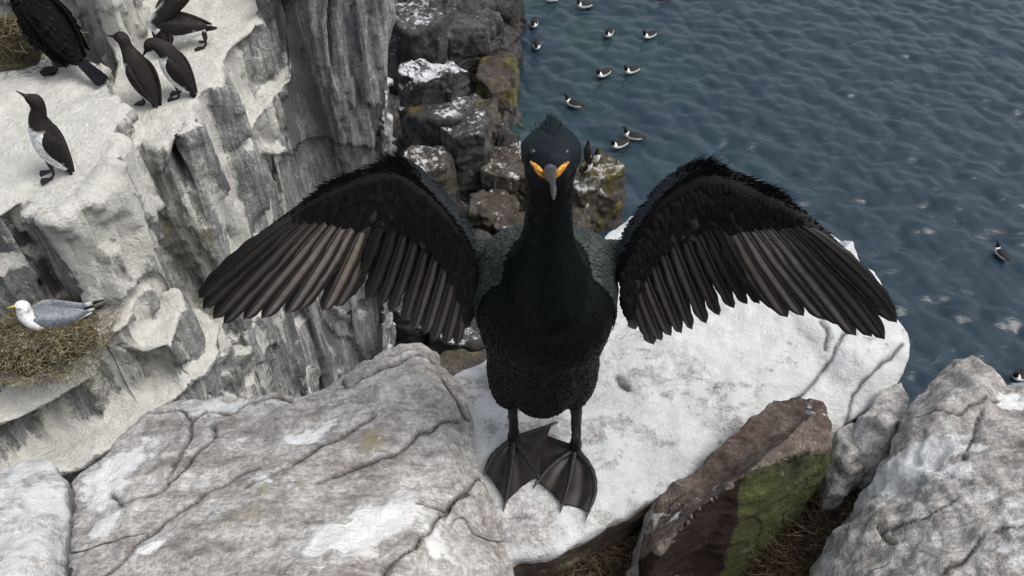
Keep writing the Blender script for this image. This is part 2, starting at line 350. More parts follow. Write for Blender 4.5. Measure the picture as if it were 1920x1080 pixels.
# ledge with the nest, and the two steps under it
E = lvl([(-260, 700), (0, 690), (110, 655), (205, 640), (250, 600), (262, 545), (245, 505), (150, 480), (-260, 440)], -2.85)
cliff_parts.append(block(E, -3.6, -.02, -.02))
E2 = lvl([(-260, 860), (0, 800), (110, 745), (225, 680), (330, 640), (345, 560), (245, 500), (-260, 470)], -3.02)
cliff_parts.append(block(E2, -4.2, .02, .08))
E3 = lvl([(-300, 1040), (30, 930), (160, 880), (300, 770), (400, 700), (420, 600), (300, 520), (-260, 520)], -3.32)
cliff_parts.append(block(E3, -10.6, .05, .1))
E4 = lvl([(300, 860), (420, 760), (440, 640), (400, 560), (280, 560)], -3.7)
cliff_parts.append(block(E4, -10.6, -.05, .1))
V, F = join(*cliff_parts)
def disp_cliff(V, F):
    V, F = remesh(V, F, .022); V = smoothv(V, F, 2); N = normals(V, F); up = np.clip(N[:, 2], 0, 1)[:, None]; s = np.array([1.0, 1.0, .13])
    q = V + .12 * np.stack([noise(V * 1.1), noise(V * 1.1 + 5), 0 * V[:, 0]], 1)
    flute = .06 * noise(q * s * 1.9) + .045 * noise(q * s * 5.3 + 3) + .026 * fbm(q * np.array([11, 11, 1.4]), 3) + .035 * np.floor(3.5 * noise(q * np.array([4.2, 4.2, .16]) + 6))
    qz = np.floor(q[:, 2] * 1.6 + 1.5 * noise(q * .9)); blk = np.floor(3.2 * noise(np.stack([q[:, 0] * 2.4, q[:, 1] * 2.4, qz * .37], 1))) * .045
    cr = 1 - np.clip(np.abs(noise(q * np.array([3.1, 3.1, .22]) + 8)) / .05, 0, 1)
    cr *= np.clip(noise(q * 1.3 + 2) * 2 + .3, 0, 1)
    D = flute + blk - .10 * cr; top = .018 * fbm(V * 5, 4) + .02 * np.floor(2 * noise(V * np.array([2.2, 2.2, .5]))) * .6
    d = D[:, None] * (1 - up) + top[:, None] * up
    # keep the ledges the birds stand on where they are: damp near their rims
    V = V + N * d; return V, F, cr * (1 - up[:, 0])
V, F, crk = disp_cliff(V, F); N = normals(V, F)
up = np.clip((N[:, 2] - .45) / .35, 0, 1)
xr, yr, zr = V[:, 0], V[:, 1], V[:, 2] - 10
Gv = (.74 + .35 * fbm(V * 3.5, 3)) * up + .42 * np.exp(-np.clip(-2.35 - zr, 0, 9) / .5) * (xr < -1.25) + .10 + .28 * (xr < -1.45) * np.clip(1.4 + noise(V * np.array([4, 4, .5])) * 1.5, 0, 2) * .6
stk = noise(np.stack([xr * 5 + zr * .57, yr * 5, zr * .18], 1))
Gv += .70 * np.clip(stk * 1.7, 0, 1) * (1 - up) * np.exp(-np.clip(-2.4 - zr, 0, 9) / 2.2)
for (xw, wd, st) in ((-.66, .05, .75), (-.80, .035, .55), (-1.06, .03, .6), (-.92, .02, .3)):      # long white runs down the fluted face
    xx = xr - (zr + 2.5) * .114; Gv += st * np.exp(-((xx - xw) / wd) ** 2) * (yr > 4.0) * np.exp(-np.clip(-2.6 - zr, 0, 9) / 1.6) * (1 + .5 * noise(V * np.array([9, 9, 1.2])))
Gv -= .35 * np.clip(noise(V * 1.6 + 4) * 2, 0, 1) * (1 - up); Gv += .70 * noise(np.stack([xr * 10 + zr * 1.1, yr * 10, zr * .22], 1) + 13) * (1 - up)
Gv -= .25 * ((xr > -1.25) & (yr > 3.8)) * (1 - up)
Li = .30 * up * np.clip(noise(V * 4 + 7) * 2, 0, 1) + .45 * np.exp(-((zr + 3.0) / .35) ** 2) * (xr < -1.5) * (1 - up * .6) + .25 * np.clip(noise(V * .9 + 11) * 2, 0, 1)
cl = mkobj('cliff', V, F, M_cliff, attrs={'guano': Gv, 'lichen': Li, 'crack': crk * .85, 'rust_shadow': (.75 * np.clip(noise(np.stack([xr * 7 + zr * .8, yr * 7, zr * .3], 1) + 21) * 2.2, 0, 1) + .35 * np.clip(noise(V * np.array([2, 2, .5]) + 31) * 2, 0, 1)) * (1 - up)}); tag(cl, kind='structure')
CLV = V
def surf_z(x, y, VV, r=.03, zmax=1e9, zmin=-1e9):
    m = (np.abs(VV[:, 0] - x) < r) & (np.abs(VV[:, 1] - y) < r) & (VV[:, 2] < zmax) & (VV[:, 2] > zmin)
    return float(VV[m, 2].max()) if m.any() else None

# --- headland under the near boulders
Hd = xyz([(-1.8, -2.2, -1.12), (2.2, -2.2, -1.12), (2.2, .55, -1.12), (1.2, .62, -1.12), (.62, .68, -1.12), (.45, .82, -1.14), (.05, .80, -1.14), (-.1, .76, -1.14), (-.33, .6, -1.14), (-.6, .5, -1.14), (-1.8, .35, -1.14)])
V, F = block(Hd, -10.6, 0, -.4); V, F = remesh(V, F, .035); V = smoothv(V, F, 2); N = normals(V, F)
V = V + N * (.05 * fbm(V * np.array([3, 3, 1]), 3) * (1 - np.clip(N[:, 2], 0, 1)) + .012 * fbm(V * 9, 3) * np.clip(N[:, 2], 0, 1))[:, None]
hl = mkobj('ground', V, F, M_soil, attrs={'guano': np.zeros(len(V)), 'lichen': np.zeros(len(V)), 'crack': np.zeros(len(V)), 'rust_shadow': np.zeros(len(V))}); tag(hl, kind='structure')

# --- boulders round the cormorant
bo = 'boulders at the cliff edge round the black bird'
VX = .0035
# left big rock
out = [(120, 1230, -.86), (128, 1080, -.89), (134, 985, -.92), (135, 905, -.95), (205, 850, -.955), (255, 795, -.96), (292, 760, -.965), (335, 742, -.965), (430, 739, -.965), (468, 748, -.965), (515, 734, -.965), (560, 744, -.965), (600, 724, -.965), (640, 697, -.96), (700, 667, -.95), (745, 645, -.94), (792, 641, -.94), (822, 665, -.955), (838, 700, -.96), (868, 722, -.965), (884, 790, -.965), (892, 862, -.965), (925, 945, -.97), (952, 1010, -.98), (975, 1100, -.99), (985, 1230, -.97)]
inn = [(250, 900, -.915), (350, 820, -.93), (450, 800, -.93), (600, 780, -.925), (720, 730, -.915), (790, 690, -.915), (820, 760, -.915), (840, 850, -.915), (860, 950, -.92), (900, 1040, -.93), (700, 870, -.90), (500, 900, -.90), (350, 960, -.90), (600, 1000, -.875), (780, 1000, -.885), (400, 1080, -.86), (700, 1120, -.85), (880, 1150, -.90), (230, 1050, -.88)]
V, F = top_rock(out, inn, -1.35, -.05)
Lc = [[(292, 765, -.95), (335, 768, -.95), (362, 785, -.95), (395, 765, -.95), (430, 770, -.94), (470, 748, -.95), (500, 742, -.95)],
      [(362, 785, -.95), (358, 830, -.94), (335, 890, -.93), (322, 900, -.92)], [(395, 795, -.94), (400, 830, -.94), (360, 880, -.93), (300, 940, -.92), (235, 958, -.92), (210, 930, -.93)],
      [(500, 742, -.95), (520, 735, -.95), (545, 752, -.95)], [(460, 920, -.90), (600, 840, -.91), (700, 790, -.92)],
      [(600, 905, -.90), (720, 850, -.90), (860, 770, -.92)], [(700, 1090, -.86), (800, 990, -.88), (900, 870, -.92)], [(830, 700, -.93), (870, 770, -.93), (882, 775, -.94)],
      [(200, 1080, -.88), (330, 960, -.90), (480, 880, -.91)], [(640, 700, -.95), (650, 730, -.94), (700, 700, -.94), (780, 670, -.93), (810, 685, -.94)], [(770, 940, -.89), (830, 950, -.9), (880, 905, -.91)]]
gu = [(230, 860, -.93, .06, .035, 45, .75), (190, 940, -.92, .03, .05, 40, .7), (400, 762, -.95, .05, .02, 0, .8), (560, 830, -.92, .07, .018, 35, .45), (500, 890, -.9, .06, .02, 35, .4), (700, 970, -.88, .07, .03, 30, .85),
      (660, 1010, -.87, .05, .02, 30, .6), (820, 1010, -.88, .02, .025, 40, .7), (740, 680, -.93, .05, .03, 20, .35), (190, 990, -.9, .012, .012, 0, .9), (280, 1030, -.89, .03, .01, 35, .8), (880, 880, -.92, .03, .03, 0, .25), (640, 760, -.92, .04, .03, 0, .3), (450, 830, -.93, .03, .02, 40, .3)]
li = [(700, 820, -.91, .04, .03, 0, .55), (470, 950, -.89, .05, .03, 35, .55), (600, 900, -.9, .06, .02, 35, .4), (630, 975, -.88, .03, .01, 35, .6)]
o = finish_rock('boulder', V, F, VX, M_fg, amp=.007, k=10, facet=.008, seed=1, strata=(.45, -.75, .5), cracks=Lc, guano=gu, lichen=li, rust_shadow=[(930, 1060, -.93, .010, .03, 0, .2), (880, 990, -.92, .03, .03, 0, .2), (350, 1000, -.9, .04, .02, 35, .4)], gbase=.10, crackw=.0022, crackd=.008)
tag(o, 'large cracked grey and pinkish rock with white streaks, left of the black bird\'s feet', 'rock', bo)
V, F = top_rock([(-160, 1230, -.86), (-160, 960, -.93), (-40, 890, -.95), (20, 868, -.955), (58, 860, -.955), (98, 864, -.955), (122, 900, -.95), (130, 960, -.94), (133, 1080, -.92), (136, 1230, -.88)], [(40, 930, -.915), (60, 1020, -.89), (0, 1100, -.87), (90, 1120, -.87)], -1.35, -.03)
o = finish_rock('boulder', V, F, VX, M_slab, amp=.008, k=10, facet=.006, seed=2, gbase=.55, rust_shadow=[(90, 1070, -.89, .03, .015, 0, .5)], lichen=[(60, 1010, -.9, .04, .02, 0, .35)]); tag(o, 'white stained rounded rock in the bottom left corner', 'rock', bo)
# the slab the bird stands on
out = [(760, 1230, -1.03), (740, 950, -1.0), (790, 800, -.985), (850, 706, -.98), (905, 678, -.98), (960, 620, -.98), (1040, 520, -.98), (1110, 460, -.98), (1148, 428, -.975), (1180, 405, -.965), (1250, 385, -.955), (1340, 372, -.95), (1430, 385, -.945), (1510, 408, -.94), (1556, 436, -.945), (1578, 452, -.945), (1600, 447, -.925), (1611, 478, -.945), (1622, 497, -.945), (1648, 508, -.94), (1668, 548, -.945), (1676, 592, -.945), (1702, 622, -.95), (1706, 672, -.955), (1690, 712, -.965), (1650, 752, -.975), (1600, 790, -.985), (1500, 860, -.995), (1300, 915, -.99), (1218, 938, -.985), (1172, 968, -.985), (1100, 1003, -.985), (1040, 1034, -.985), (965, 1046, -.985), (930, 1080, -.99), (900, 1230, -1.03)]
inn = [(900, 750, -.965), (960, 840, -.972), (1020, 900, -.972), (1060, 960, -.972), (980, 1000, -.972), (1200, 800, -.965), (1150, 900, -.968), (1300, 850, -.97), (1250, 650, -.95), (1400, 700, -.955), (1450, 550, -.935), (1600, 600, -.935), (1620, 680, -.935), (1580, 740, -.965), (1300, 480, -.935), (1660, 640, -.94), (1180, 540, -.955), (1560, 500, -.93)]
V, F = top_rock(out, inn, -1.09, -.02)
cr = [[(1590, 790, -.97), (1600, 740, -.965), (1640, 700, -.955), (1690, 650, -.95)], [(1540, 600, -.935), (1555, 625, -.935), (1550, 650, -.94)], [(1480, 760, -.96), (1560, 670, -.94), (1600, 600, -.935)], [(1160, 700, -.96), (1180, 725, -.96)], [(1610, 500, -.94), (1650, 560, -.94)]]
gu = [(1580, 735, -.96, .05, .03, 20, .5), (1400, 600, -.94, .12, .1, 0, .25), (1250, 850, -.97, .1, .05, 20, .12), (1560, 460, -.93, .08, .04, -30, .5), (1160, 440, -.97, .05, .03, 0, .6), (1000, 980, -.97, .05, .04, 0, -.42), (880, 760, -.97, .04, .06, 0, -.12), (1250, 700, -.96, .08, .04, 30, -.10)]  # grey patch below the feet paints in the bird's soft shadow
def slab_x(V, N, at):
    low = np.clip((10 - .998 - V[:, 2]) / .02, 0, 1); at['rust_shadow'] = at['rust_shadow'] + 1.6 * low * (N[:, 2] < .5); at['guano'] = at['guano'] - 2.0 * low * (N[:, 2] < .6)  # low sides turn dark brown and lose their whitewash
o = finish_rock('slab_rock', V, F, VX, M_slab, amp=.005, k=9, facet=.005, seed=3, strata=(.3, -.6, .7), cracks=cr, guano=gu, gbase=.60, lichen=[(1455, 690, -.95, .04, .006, 45, .5), (1090, 1010, -.98, .05, .012, 10, .55)], crackw=.0026, crackd=.005, extra=slab_x)
tag(o, 'broad white whitewashed rock slab under the spread winged black bird', 'rock', bo); SLAB = np.array([tuple(v.co) for v in o.data.vertices]) + np.array(o.location)
# small white block right of the slab
V, F = top_rock([(1600, 850, -.98), (1618, 780, -.965), (1650, 735, -.955), (1690, 710, -.95), (1712, 740, -.955), (1708, 790, -.965), (1680, 850, -.985), (1640, 890, -1.0)], [(1665, 780, -.925)], -1.2, .0)
o = finish_rock('small_rock', V, F, .003, M_slab, amp=.008, k=14, facet=.006, seed=4, gbase=.2); tag(o, 'small pale speckled rock wedged between the white slab and the right hand boulder', 'rock', bo)
# triangular brown and green rock : ridge, top and two front faces
tp = [(1205, 1075, -1.03), (1218, 1000, -1.0), (1238, 930, -.985), (1290, 884, -.965), (1335, 848, -.945), (1390, 795, -.92), (1450, 746, -.90), (1500, 738, -.89), (1548, 748, -.89), (1562, 790, -.90), (1560, 835, -.915), (1482, 852, -.885), (1402, 884, -.885), (1310, 952, -.905), (1235, 1030, -.945)]
T = np.array([PZ(*p) for p in tp]); c = T.mean(0); Bt = T.copy()
for i, p in enumerate(T):
    d = unit([p[0] - c[0], p[1] - c[1], 0]); fr = i >= 10
    Bt[i] = p + d * .03; Bt[i][2] = 10 - 1.22
Bt[12] = Bt[12] + np.array([.0, -.03, 0]); Bt[11] += np.array([.02, .0, 0]); Bt[10] += np.array([.02, .03, 0])
V, F = prism(T, Bt)
def green_x(V, N, at):
    e = PZ(1402, 884, -.885); fr = T[[14, 13, 12, 11, 10]]; o_ = np.argsort(fr[:, 0]); yl = np.interp(V[:, 0], fr[o_, 0], fr[o_, 1]); zl = np.interp(V[:, 0], fr[o_, 0], fr[o_, 2])
    front = np.clip((yl + .03 * np.clip((zl - V[:, 2]) / .1, 0, 1) + .004 - V[:, 1]) / .006, 0, 1) * np.clip((zl - .006 + .006 * noise(V * 30) - V[:, 2]) / .008, 0, 1)
    x = V[:, 0] - (e[0] - .004) + .008 * noise(V * 25); f = np.clip(x / .006, 0, 1) * front; dk = (1 - np.clip(x / .006, 0, 1)) * front
    gr = np.clip((V[:, 2] - 8.95) / .15, 0, 1); at['lichen'] = at['lichen'] + f * (1.25 + .3 * gr); at['rust_shadow'] = at['rust_shadow'] + 1.5 * dk; at['guano'] = at['guano'] - .8 * dk - .8 * f  # dk paints the shade of the left front face as near-black brown
o = finish_rock('boulder', V, F, .003, M_brown, amp=.006, k=12, facet=.006, seed=5, smooth_it=2, strata=(.5, -.6, .3), cracks=[[(1480, 852, -.89), (1490, 900, -.97)]], guano=[(1300, 920, -.93, .06, .015, 40, .35), (1450, 800, -.9, .05, .03, 40, .1), (1535, 765, -.89, .03, .02, 0, .35)], gbase=.06, extra=green_x)
tag(o, 'wedge shaped red brown rock with a mossy green face and a dark face', 'rock', bo)
V, F = top_rock([(1556, 800, -.985), (1600, 794, -.985), (1642, 832, -.99), (1625, 880, -1.0), (1590, 935, -1.02), (1552, 930, -1.02)], [(1598, 845, -.965)], -1.2)
o = finish_rock('small_rock', V, F, .003, M_fg, amp=.008, k=14, facet=.008, seed=6, gbase=.15, rust_shadow=[(1600, 830, -.98, .03, .03, 0, .4)]); tag(o, 'small grey rock tucked behind the mossy wedge rock beside the dry grass gully', 'rock', bo)
V, F = top_rock([(1180, 1085, -1.07), (1188, 1040, -1.05), (1212, 965, -1.01), (1245, 915, -.995), (1290, 880, -.985), (1300, 905, -.98), (1250, 960, -.985), (1228, 1030, -1.0), (1215, 1110, -1.05)], [(1225, 975, -.98)], -1.2)
o = finish_rock('small_rock', V, F, .003, M_fg, amp=.006, k=14, facet=.006, seed=16, gbase=.12); tag(o, 'narrow grey stone leaning on the left foot of the mossy wedge rock', 'rock', bo)
# right boulder
out = [(1500, 1230, -1.0), (1528, 1085, -1.0), (1560, 1030, -.985), (1590, 985, -.975), (1625, 915, -.965), (1655, 860, -.95), (1695, 800, -.94), (1716, 745, -.93), (1752, 695, -.92), (1790, 668, -.91), (1835, 666, -.905), (1862, 690, -.905), (1885, 728, -.91), (1925, 722, -.895), (2060, 700, -.89), (2160, 900, -.86), (2160, 1230, -.82)]
inn = [(1640, 960, -.91), (1600, 1060, -.92), (1720, 850, -.895), (1790, 740, -.875), (1830, 720, -.875), (1860, 790, -.875), (1750, 950, -.87), (1850, 900, -.85), (1720, 1080, -.86), (1950, 800, -.85), (1950, 1000, -.82), (2050, 1000, -.80)]
V, F = top_rock(out, inn, -1.35, -.03)
cr = [[(1660, 990, -.9), (1720, 975, -.88), (1780, 950, -.87)], [(1690, 1010, -.89), (1650, 980, -.9)], [(1845, 770, -.87), (1810, 850, -.88), (1795, 880, -.88)], [(1716, 790, -.91), (1790, 790, -.89), (1880, 740, -.88)], [(1760, 1080, -.85), (1850, 1010, -.85), (1930, 990, -.83)]]
gu = [(1740, 850, -.89, .045, .03, 30, .8), (1690, 870, -.9, .03, .02, 0, .4), (1910, 745, -.88, .025, .02, 0, 1.0), (1840, 930, -.86, .02, .06, 40, .5), (1760, 1010, -.86, .02, .04, 0, .45), (1650, 900, -.94, .02, .03, 0, .5), (1880, 860, -.86, .05, .03, 0, .4), (1560, 1060, -.97, .02, .02, 0, .6), (1900, 1030, -.83, .03, .05, 0, .4)]
o = finish_rock('boulder', V, F, VX, M_fg, amp=.012, k=9, facet=.013, seed=7, strata=(-.3, -.6, .6), cracks=cr, guano=gu, lichen=[(1640, 1000, -.92, .03, .05, 0, .5), (1850, 980, -.85, .06, .02, 0, .3), (1790, 700, -.89, .03, .03, 0, .2)], gbase=.05, crackw=.002, crackd=.006)
tag(o, 'big grey boulder with white splashes and a rounded peak, at the right edge', 'rock', bo)

# --- rocks at the waterline far below
sg = 'wave washed rocks at the foot of the cliff'
def shore_rock(px, py, zt, w, d, seed, mat, label, guano_top=0.0, rot=0, gb=0.0, lich=0.0, taper=1.25, extra=None, top_tilt=0.15, name='shore_rock'):
    rs = np.random.RandomState(seed); c = PZ(px, py, zt); n = 7; top = []; bot = []
    for i in range(n):
        a = 2 * math.pi * (i + rs.uniform(-.25, .25)) / n; ra = rs.uniform(.85, 1.1)
        x, y = w / 2 * ra * math.cos(a), d / 2 * ra * math.sin(a); x, y = x * math.cos(R(rot)) - y * math.sin(R(rot)), x * math.sin(R(rot)) + y * math.cos(R(rot))
        top.append(c + np.array([x, y, -top_tilt * rs.uniform(0, 1) * w])); bot.append(np.array([c[0] + x * taper, c[1] + y * taper, -.35]))
    V, F = prism(np.array(top), np.array(bot))
    def ex(V, N, at):
        at['lichen'] = at['lichen'] + lich * np.clip(noise(V * 2 + seed) * 2 + .4, 0, 1)
        wet = np.clip((.25 - V[:, 2]) / .2, 0, 1); at['guano'] = at['guano'] - wet
        if extra: extra(V, N, at)
    o = finish_rock(name, V, F, .03, mat, amp=.05, k=2.4, facet=.12, seed=seed, smooth_it=1, gtop=guano_top, gbase=gb, extra=ex)
    return tag(o, label, 'rock', sg)
def green_patch(px, py, z, r, st=1.2):
    c = PZ(px, py, z)
    def f(V, N, at): at['lichen'] = at['lichen'] + st * np.exp(-(np.linalg.norm(V - c, axis=1) / r) ** 2); at['guano'] = at['guano'] - st * np.exp(-(np.linalg.norm(V - c, axis=1) / r) ** 2)
    return f
SR = [
 (775, 15, -8.2, 1.2, 1.1, 21, M_shore, 'dark rock with small white splashes at the top, against the cliff corner', .25, .12, .2, None),
 (870, 20, -8.7, 1.5, 1.4, 22, M_shore, 'dark brown shore rock with flecks of white above the white capped rock', .10, .08, .3, None),
 (925, 55, -9.2, 1.0, 1.1, 23, M_shore, 'low dark grey rock reaching into the water at the top', .1, .0, .3, None),
 (905, -30, -9.0, 1.6, 1.2, 24, M_shore, 'black rock on the top edge beside the water', .0, .0, .2, None),
 (932, 125, -9.3, .8, 1.5, 25, M_shore_b, 'ochre seaweed covered rock at the water\'s edge', .0, .0, 1.0, None),
 (905, 210, -9.4, .7, 1.1, 26, M_shore_b, 'low brown rock between the seaweed rock and the bird\'s head', .0, .0, .8, None),
 (812, 118, -8.0, 1.15, .75, 27, M_shore, 'upper white capped block beside the cliff corner', .62, .0, .0, None),
 (822, 188, -8.45, 1.25, 1.0, 28, M_shore, 'lower white topped block with a green patch and dark sides', .5, .0, .0, green_patch(772, 180, -8.45, .35)),
 (872, 222, -8.55, .85, .95, 29, M_shore, 'dark steep rock face right of the white topped block', .3, .05, .1, None),
 (800, 290, -8.9, .9, .7, 30, M_shore_b, 'pale grey boulder under the dark hollow, above the left wing', .35, .1, .0, None),
 (955, 300, -9.2, 1.1, .9, 31, M_shore_b, 'grey brown flecked boulder left of the bird\'s head', .15, .2, .2, None),
 (925, 375, -9.3, .9, .8, 32, M_shore_b, 'rounded grey rock left of the bird\'s neck', .1, .12, .1, None),
 (975, 420, -9.3, .8, .7, 33, M_shore_b, 'small grey rock just behind the bird\'s neck', .1, .12, .1, None),
 (1130, 300, -8.75, .75, .65, 34, M_shore_b, 'tall brown striped rock pillar with white flecks, right of the bird\'s neck', .35, .08, .8, None),
 (1095, 330, -8.9, .5, .7, 35, M_shore_b, 'narrow rock with seabirds perched on it, next to the tall pillar', .3, .1, .2, None),
 (1060, 400, -9.2, .8, .8, 36, M_shore_b, 'brown rock hidden mostly behind the bird\'s neck', .1, .08, .4, None),
 (800, 400, -8.9, 1.0, 1.0, 37, M_shore, 'dark rock seen over the left shoulder at the foot of the cliff', .2, .05, .1, None),
 (880, 460, -9.2, .9, .9, 38, M_shore, 'dark low rock behind the left shoulder', .1, .05, .1, None),
 (770, 540, -9.0, .9, .9, 39, M_shore, 'dark rock at the cliff foot below the left wing', .2, .05, .1, None),
 (860, 600, -9.3, .9, .9, 40, M_shore, 'dark wet rock with white flecks between the left wing and the body', .3, .15, .1, None),
 (870, 680, -9.2, .9, .7, 41, M_shore_b, 'brown rock in the gap above the grey boulder', .1, .1, .5, None),
]
for (px, py, zt, w, d, sdv, mt, lb, gt, gb, lc, ex) in SR: shore_rock(px, py, zt, w, d, sdv, mt, lb, gt, 0, gb, lc, 1.2, ex)
# rocky bed under them
X = np.arange(-3.2, 2.6, .045); Y = np.arange(4.6, 18, .045); gx, gy = np.meshgrid(X, Y); n = len(X)
edge = np.interp(gy, [4.6, 8, 10, 12, 13.2, 14.5, 17, 18], [.4, .5, .6, 1.3, 1.0, .05, .1, .0]); dd = gx - edge
P = np.stack([gx.ravel(), gy.ravel(), 0 * gx.ravel()], 1)
h = -.30 - .9 * np.clip(dd, -1.2, 2.5).ravel() * .62 + .28 * fbm(P * .9, 3) + .22 * np.floor(2.5 * noise(P * 1.7)) + .07 * fbm(P * 4, 3)
V = P.copy(); V[:, 2] = np.clip(h, -1.5, .9); i = (np.arange(len(Y) - 1)[:, None] * n + np.arange(n - 1)[None]).ravel()
o = mkobj('shore', V, np.stack([i, i + 1, i + n + 1, i + n], 1), M_shore, attrs={'guano': .12 + .3 * noise(V * 2), 'lichen': .5 * np.clip(noise(V * .8 + 3) * 2, 0, 1), 'crack': np.zeros(len(V)), 'rust_shadow': np.zeros(len(V))}); tag(o, kind='structure')

# ------------------------------------------------------------------ birds
M_fe = feather_mat('dark_plumage', .6, spec=.18, bmp=.12); M_fl = feather_mat('flight_feather_vane', .5, spec=.25, bmp=.0, var=.45); M_fd = feather_mat('rough_black_plumage', .8, k=.6, spec=.08); M_fe_far = feather_mat('seabird_plumage', .75, k=.4)
M_beak = plain_mat('dark_bill', (.02, .018, .018), .35, 200); M_leg = plain_mat('dark_leg_skin', (.013, .012, .013), .5, 160, .4)
BRN = (.018, .0148, .0138); BLK = (.009, .008, .009); WHT = (.74, .74, .73)

def frame_of(yaw, loc, tilt=0):
    return Matrix.Translation(Vector(loc)) @ Matrix.Rotation(yaw, 4, 'Z') @ Matrix.Rotation(tilt, 4, 'X')
def place(root, yaw, s=1.0): root.rotation_euler = (0, 0, yaw); root.scale = (s, s, s)

def guillemot(loc, yaw, label, neck, bill, group, lean=0.0, neck_free=False, wing_spread=0.0, s=1.0, dark=BRN):
    """standing bird, local frame: faces -Y, feet at the origin. neck: list of (x,y,z,r), bill: direction"""
    root = empty('guillemot', loc, label, 'seabird', group)
    def ln(p):   # lean the trunk about the ankles
        p = np.array(p, float); y, z = p[1], p[2] - .03; c, s_ = math.cos(lean), math.sin(lean); return np.array([p[0], y * c - z * s_, y * s_ + z * c + .03])
    trunk = [(0, .066, .020, .006, .006), (0, .060, .045, .026, .020), (0, .040, .085, .046, .042), (0, .018, .135, .056, .054), (0, .002, .19, .055, .053), (0, -.008, .24, .046, .043)]
    if not neck_free:
        neck = [tuple(ln(q[:3])) + (q[3],) for q in neck]; b_ = np.array(bill, float); bill = (b_[0], b_[1] * math.cos(lean) - b_[2] * math.sin(lean), b_[1] * math.sin(lean) + b_[2] * math.cos(lean))
    ctrl = [tuple(ln(t[:3])) + t[3:] for t in trunk] + [(a, b, c, r, r) for a, b, c, r in neck]
    hp = np.array(neck[-1][:3]); bd = unit(bill); r = neck[-1][3]
    ctrl += [tuple(hp + bd * .020) + (r * .78, r * .8), tuple(hp + bd * .038) + (r * .36, r * .4)]
    V, F, S = loft(ctrl, (1, 0, 0), 32, 46)
    ns = len(ctrl) - 1; t = S[:, 0] * ns; C = np.tile(dark, (len(V), 1))
    ctr = catmull(np.array(ctrl), 46)[:, :3]; front = np.zeros(len(V))
    a = catmull(np.array(ctrl), 46); nn = 46 * 32; cr_ = np.repeat(ctr, 32, 0); ar = np.repeat(a[:, 3], 32) + 1e-4
    dv = V[:nn] - cr_; bel = (-dv[:, 1] - dv[:, 2] * .25) / ar; sidew = np.abs(dv[:, 0]) / ar; tt = t[:nn]
    w = np.clip((bel + .26 + .05 * noise(V[:nn] * 60)) / .14, 0, 1) * np.clip((tt - .6) / .2, 0, 1) * np.clip((5.65 - .7 * sidew - tt) / .18, 0, 1)
    C[:nn] = C[:nn] * (1 - w[:, None]) + w[:, None] * np.array(WHT)
    mkobj('body', V, F, M_fe_far, root, None, None, C)
    # folded wings
    for sx in (-1, 1):
        P = [(sx * .040, .002, .232, .008, .010), (sx * .052, .016, .195, .010, .030), (sx * .051, .036, .145, .010, .033), (sx * .040, .058, .095, .009, .024), (sx * .022, .078, .050, .006, .012), (sx * .010, .088, .020, .003, .004)]
        W, Fw, Sw = loft([tuple(ln(p[:3])) + p[3:] for p in P], (1, 0, 0), 12, 22); Cw = np.tile(dark, (len(W), 1)); 
        m = (Sw[:, 0] > .60) & (Sw[:, 0] < .63) & (np.sin(Sw[:, 1]) > .3); Cw[m] = np.array(WHT) * .4
        mkobj('wing', W, Fw, M_fe_far, root, None, None, Cw)
    T_, Ft, _ = loft([tuple(ln((0, .055, .055))) + (.022, .010), tuple(ln((0, .072, .020))) + (.022, .006), tuple(ln((0, .085, -.004))) + (.010, .003)], (1, 0, 0), 10, 8); mkobj('tail', T_, Ft, M_fe_far, root, None, None, np.tile(BLK, (len(T_), 1)))
    b0 = hp + bd * .030; Bv, Bf, _ = loft([tuple(b0) + (r * .38, r * .42), tuple(b0 + bd * .022) + (.0045, .006), tuple(b0 + bd * .048 - np.array([0, 0, .002])) + (.0012, .0015)], (1, 0, 0.01), 8, 8); mkobj('bill', Bv, Bf, M_beak, root)
    for sx in (-1, 1):
        m = MB(); a_, f_, _ = loft([(sx * .022, .012, .09, .009, .009), (sx * .024, .012, .022, .0055, .0055), (sx * .026, -.006, .006, .0055, .004)], (1, 0, 0), 8, 8); m.add(a_, f_)
        h = np.array([sx * .026, .004, .005]); tips = [h + np.array([dx, -.050 + abs(dx) * .2, -.003]) for dx in (-.024, 0, .024)]
        q = [h + (0, 0, .004)] + tips + [h - (0, 0, .004)] + [p - (0, 0, .004) for p in tips]; m.add(q, [(0, 1, 2), (0, 2, 3), (4, 6, 5), (4, 7, 6), (0, 4, 5, 1), (3, 7, 4, 0), (1, 5, 6, 2), (2, 6, 7, 3)])
        m.obj('foot', M_leg, root, smooth=False)
    place(root, yaw, s); return root

def gz(px, py, z):   # stand on the cliff near this pixel
    p = PZ(px, py, z); q = surf_z(p[0], p[1], CLV, .03, 10 + z + .2, 10 + z - .3); return (p[0], p[1], (q if q is not None else 10 + z) - .004)
NUP = [(0, -.014, .275, .031), (0, -.012, .305, .026), (0, -.020, .335, .027)]
gg = 'guillemots standing on the white cliff ledges'
guillemot(gz(96, 326, -2.3), R(-66), 'guillemot alone on the white ledge, bill pointed up to the left', [(0, -.012, .275, .033), (0, -.006, .310, .027), (0, -.012, .345, .027)], (0, -.75, .62), gg, lean=-.24)
guillemot(gz(276, 188, -2.45), R(-125), 'guillemot with upright dark head, leftmost of the upper ledge group', [(0, -.020, .27, .034), (0, -.030, .30, .027), (0, -.040, .335, .028)], (.4, -.9, 0), gg, lean=-.06, s=1.0)
guillemot(gz(334, 178, -2.45), R(-88), 'hunched guillemot at the ledge rim showing a broad white flank', [(0, -.030, .265, .036), (0, -.055, .280, .028), (0, -.075, .275, .027)], (.1, -.6, -.8), gg, lean=-.10, s=1.0)
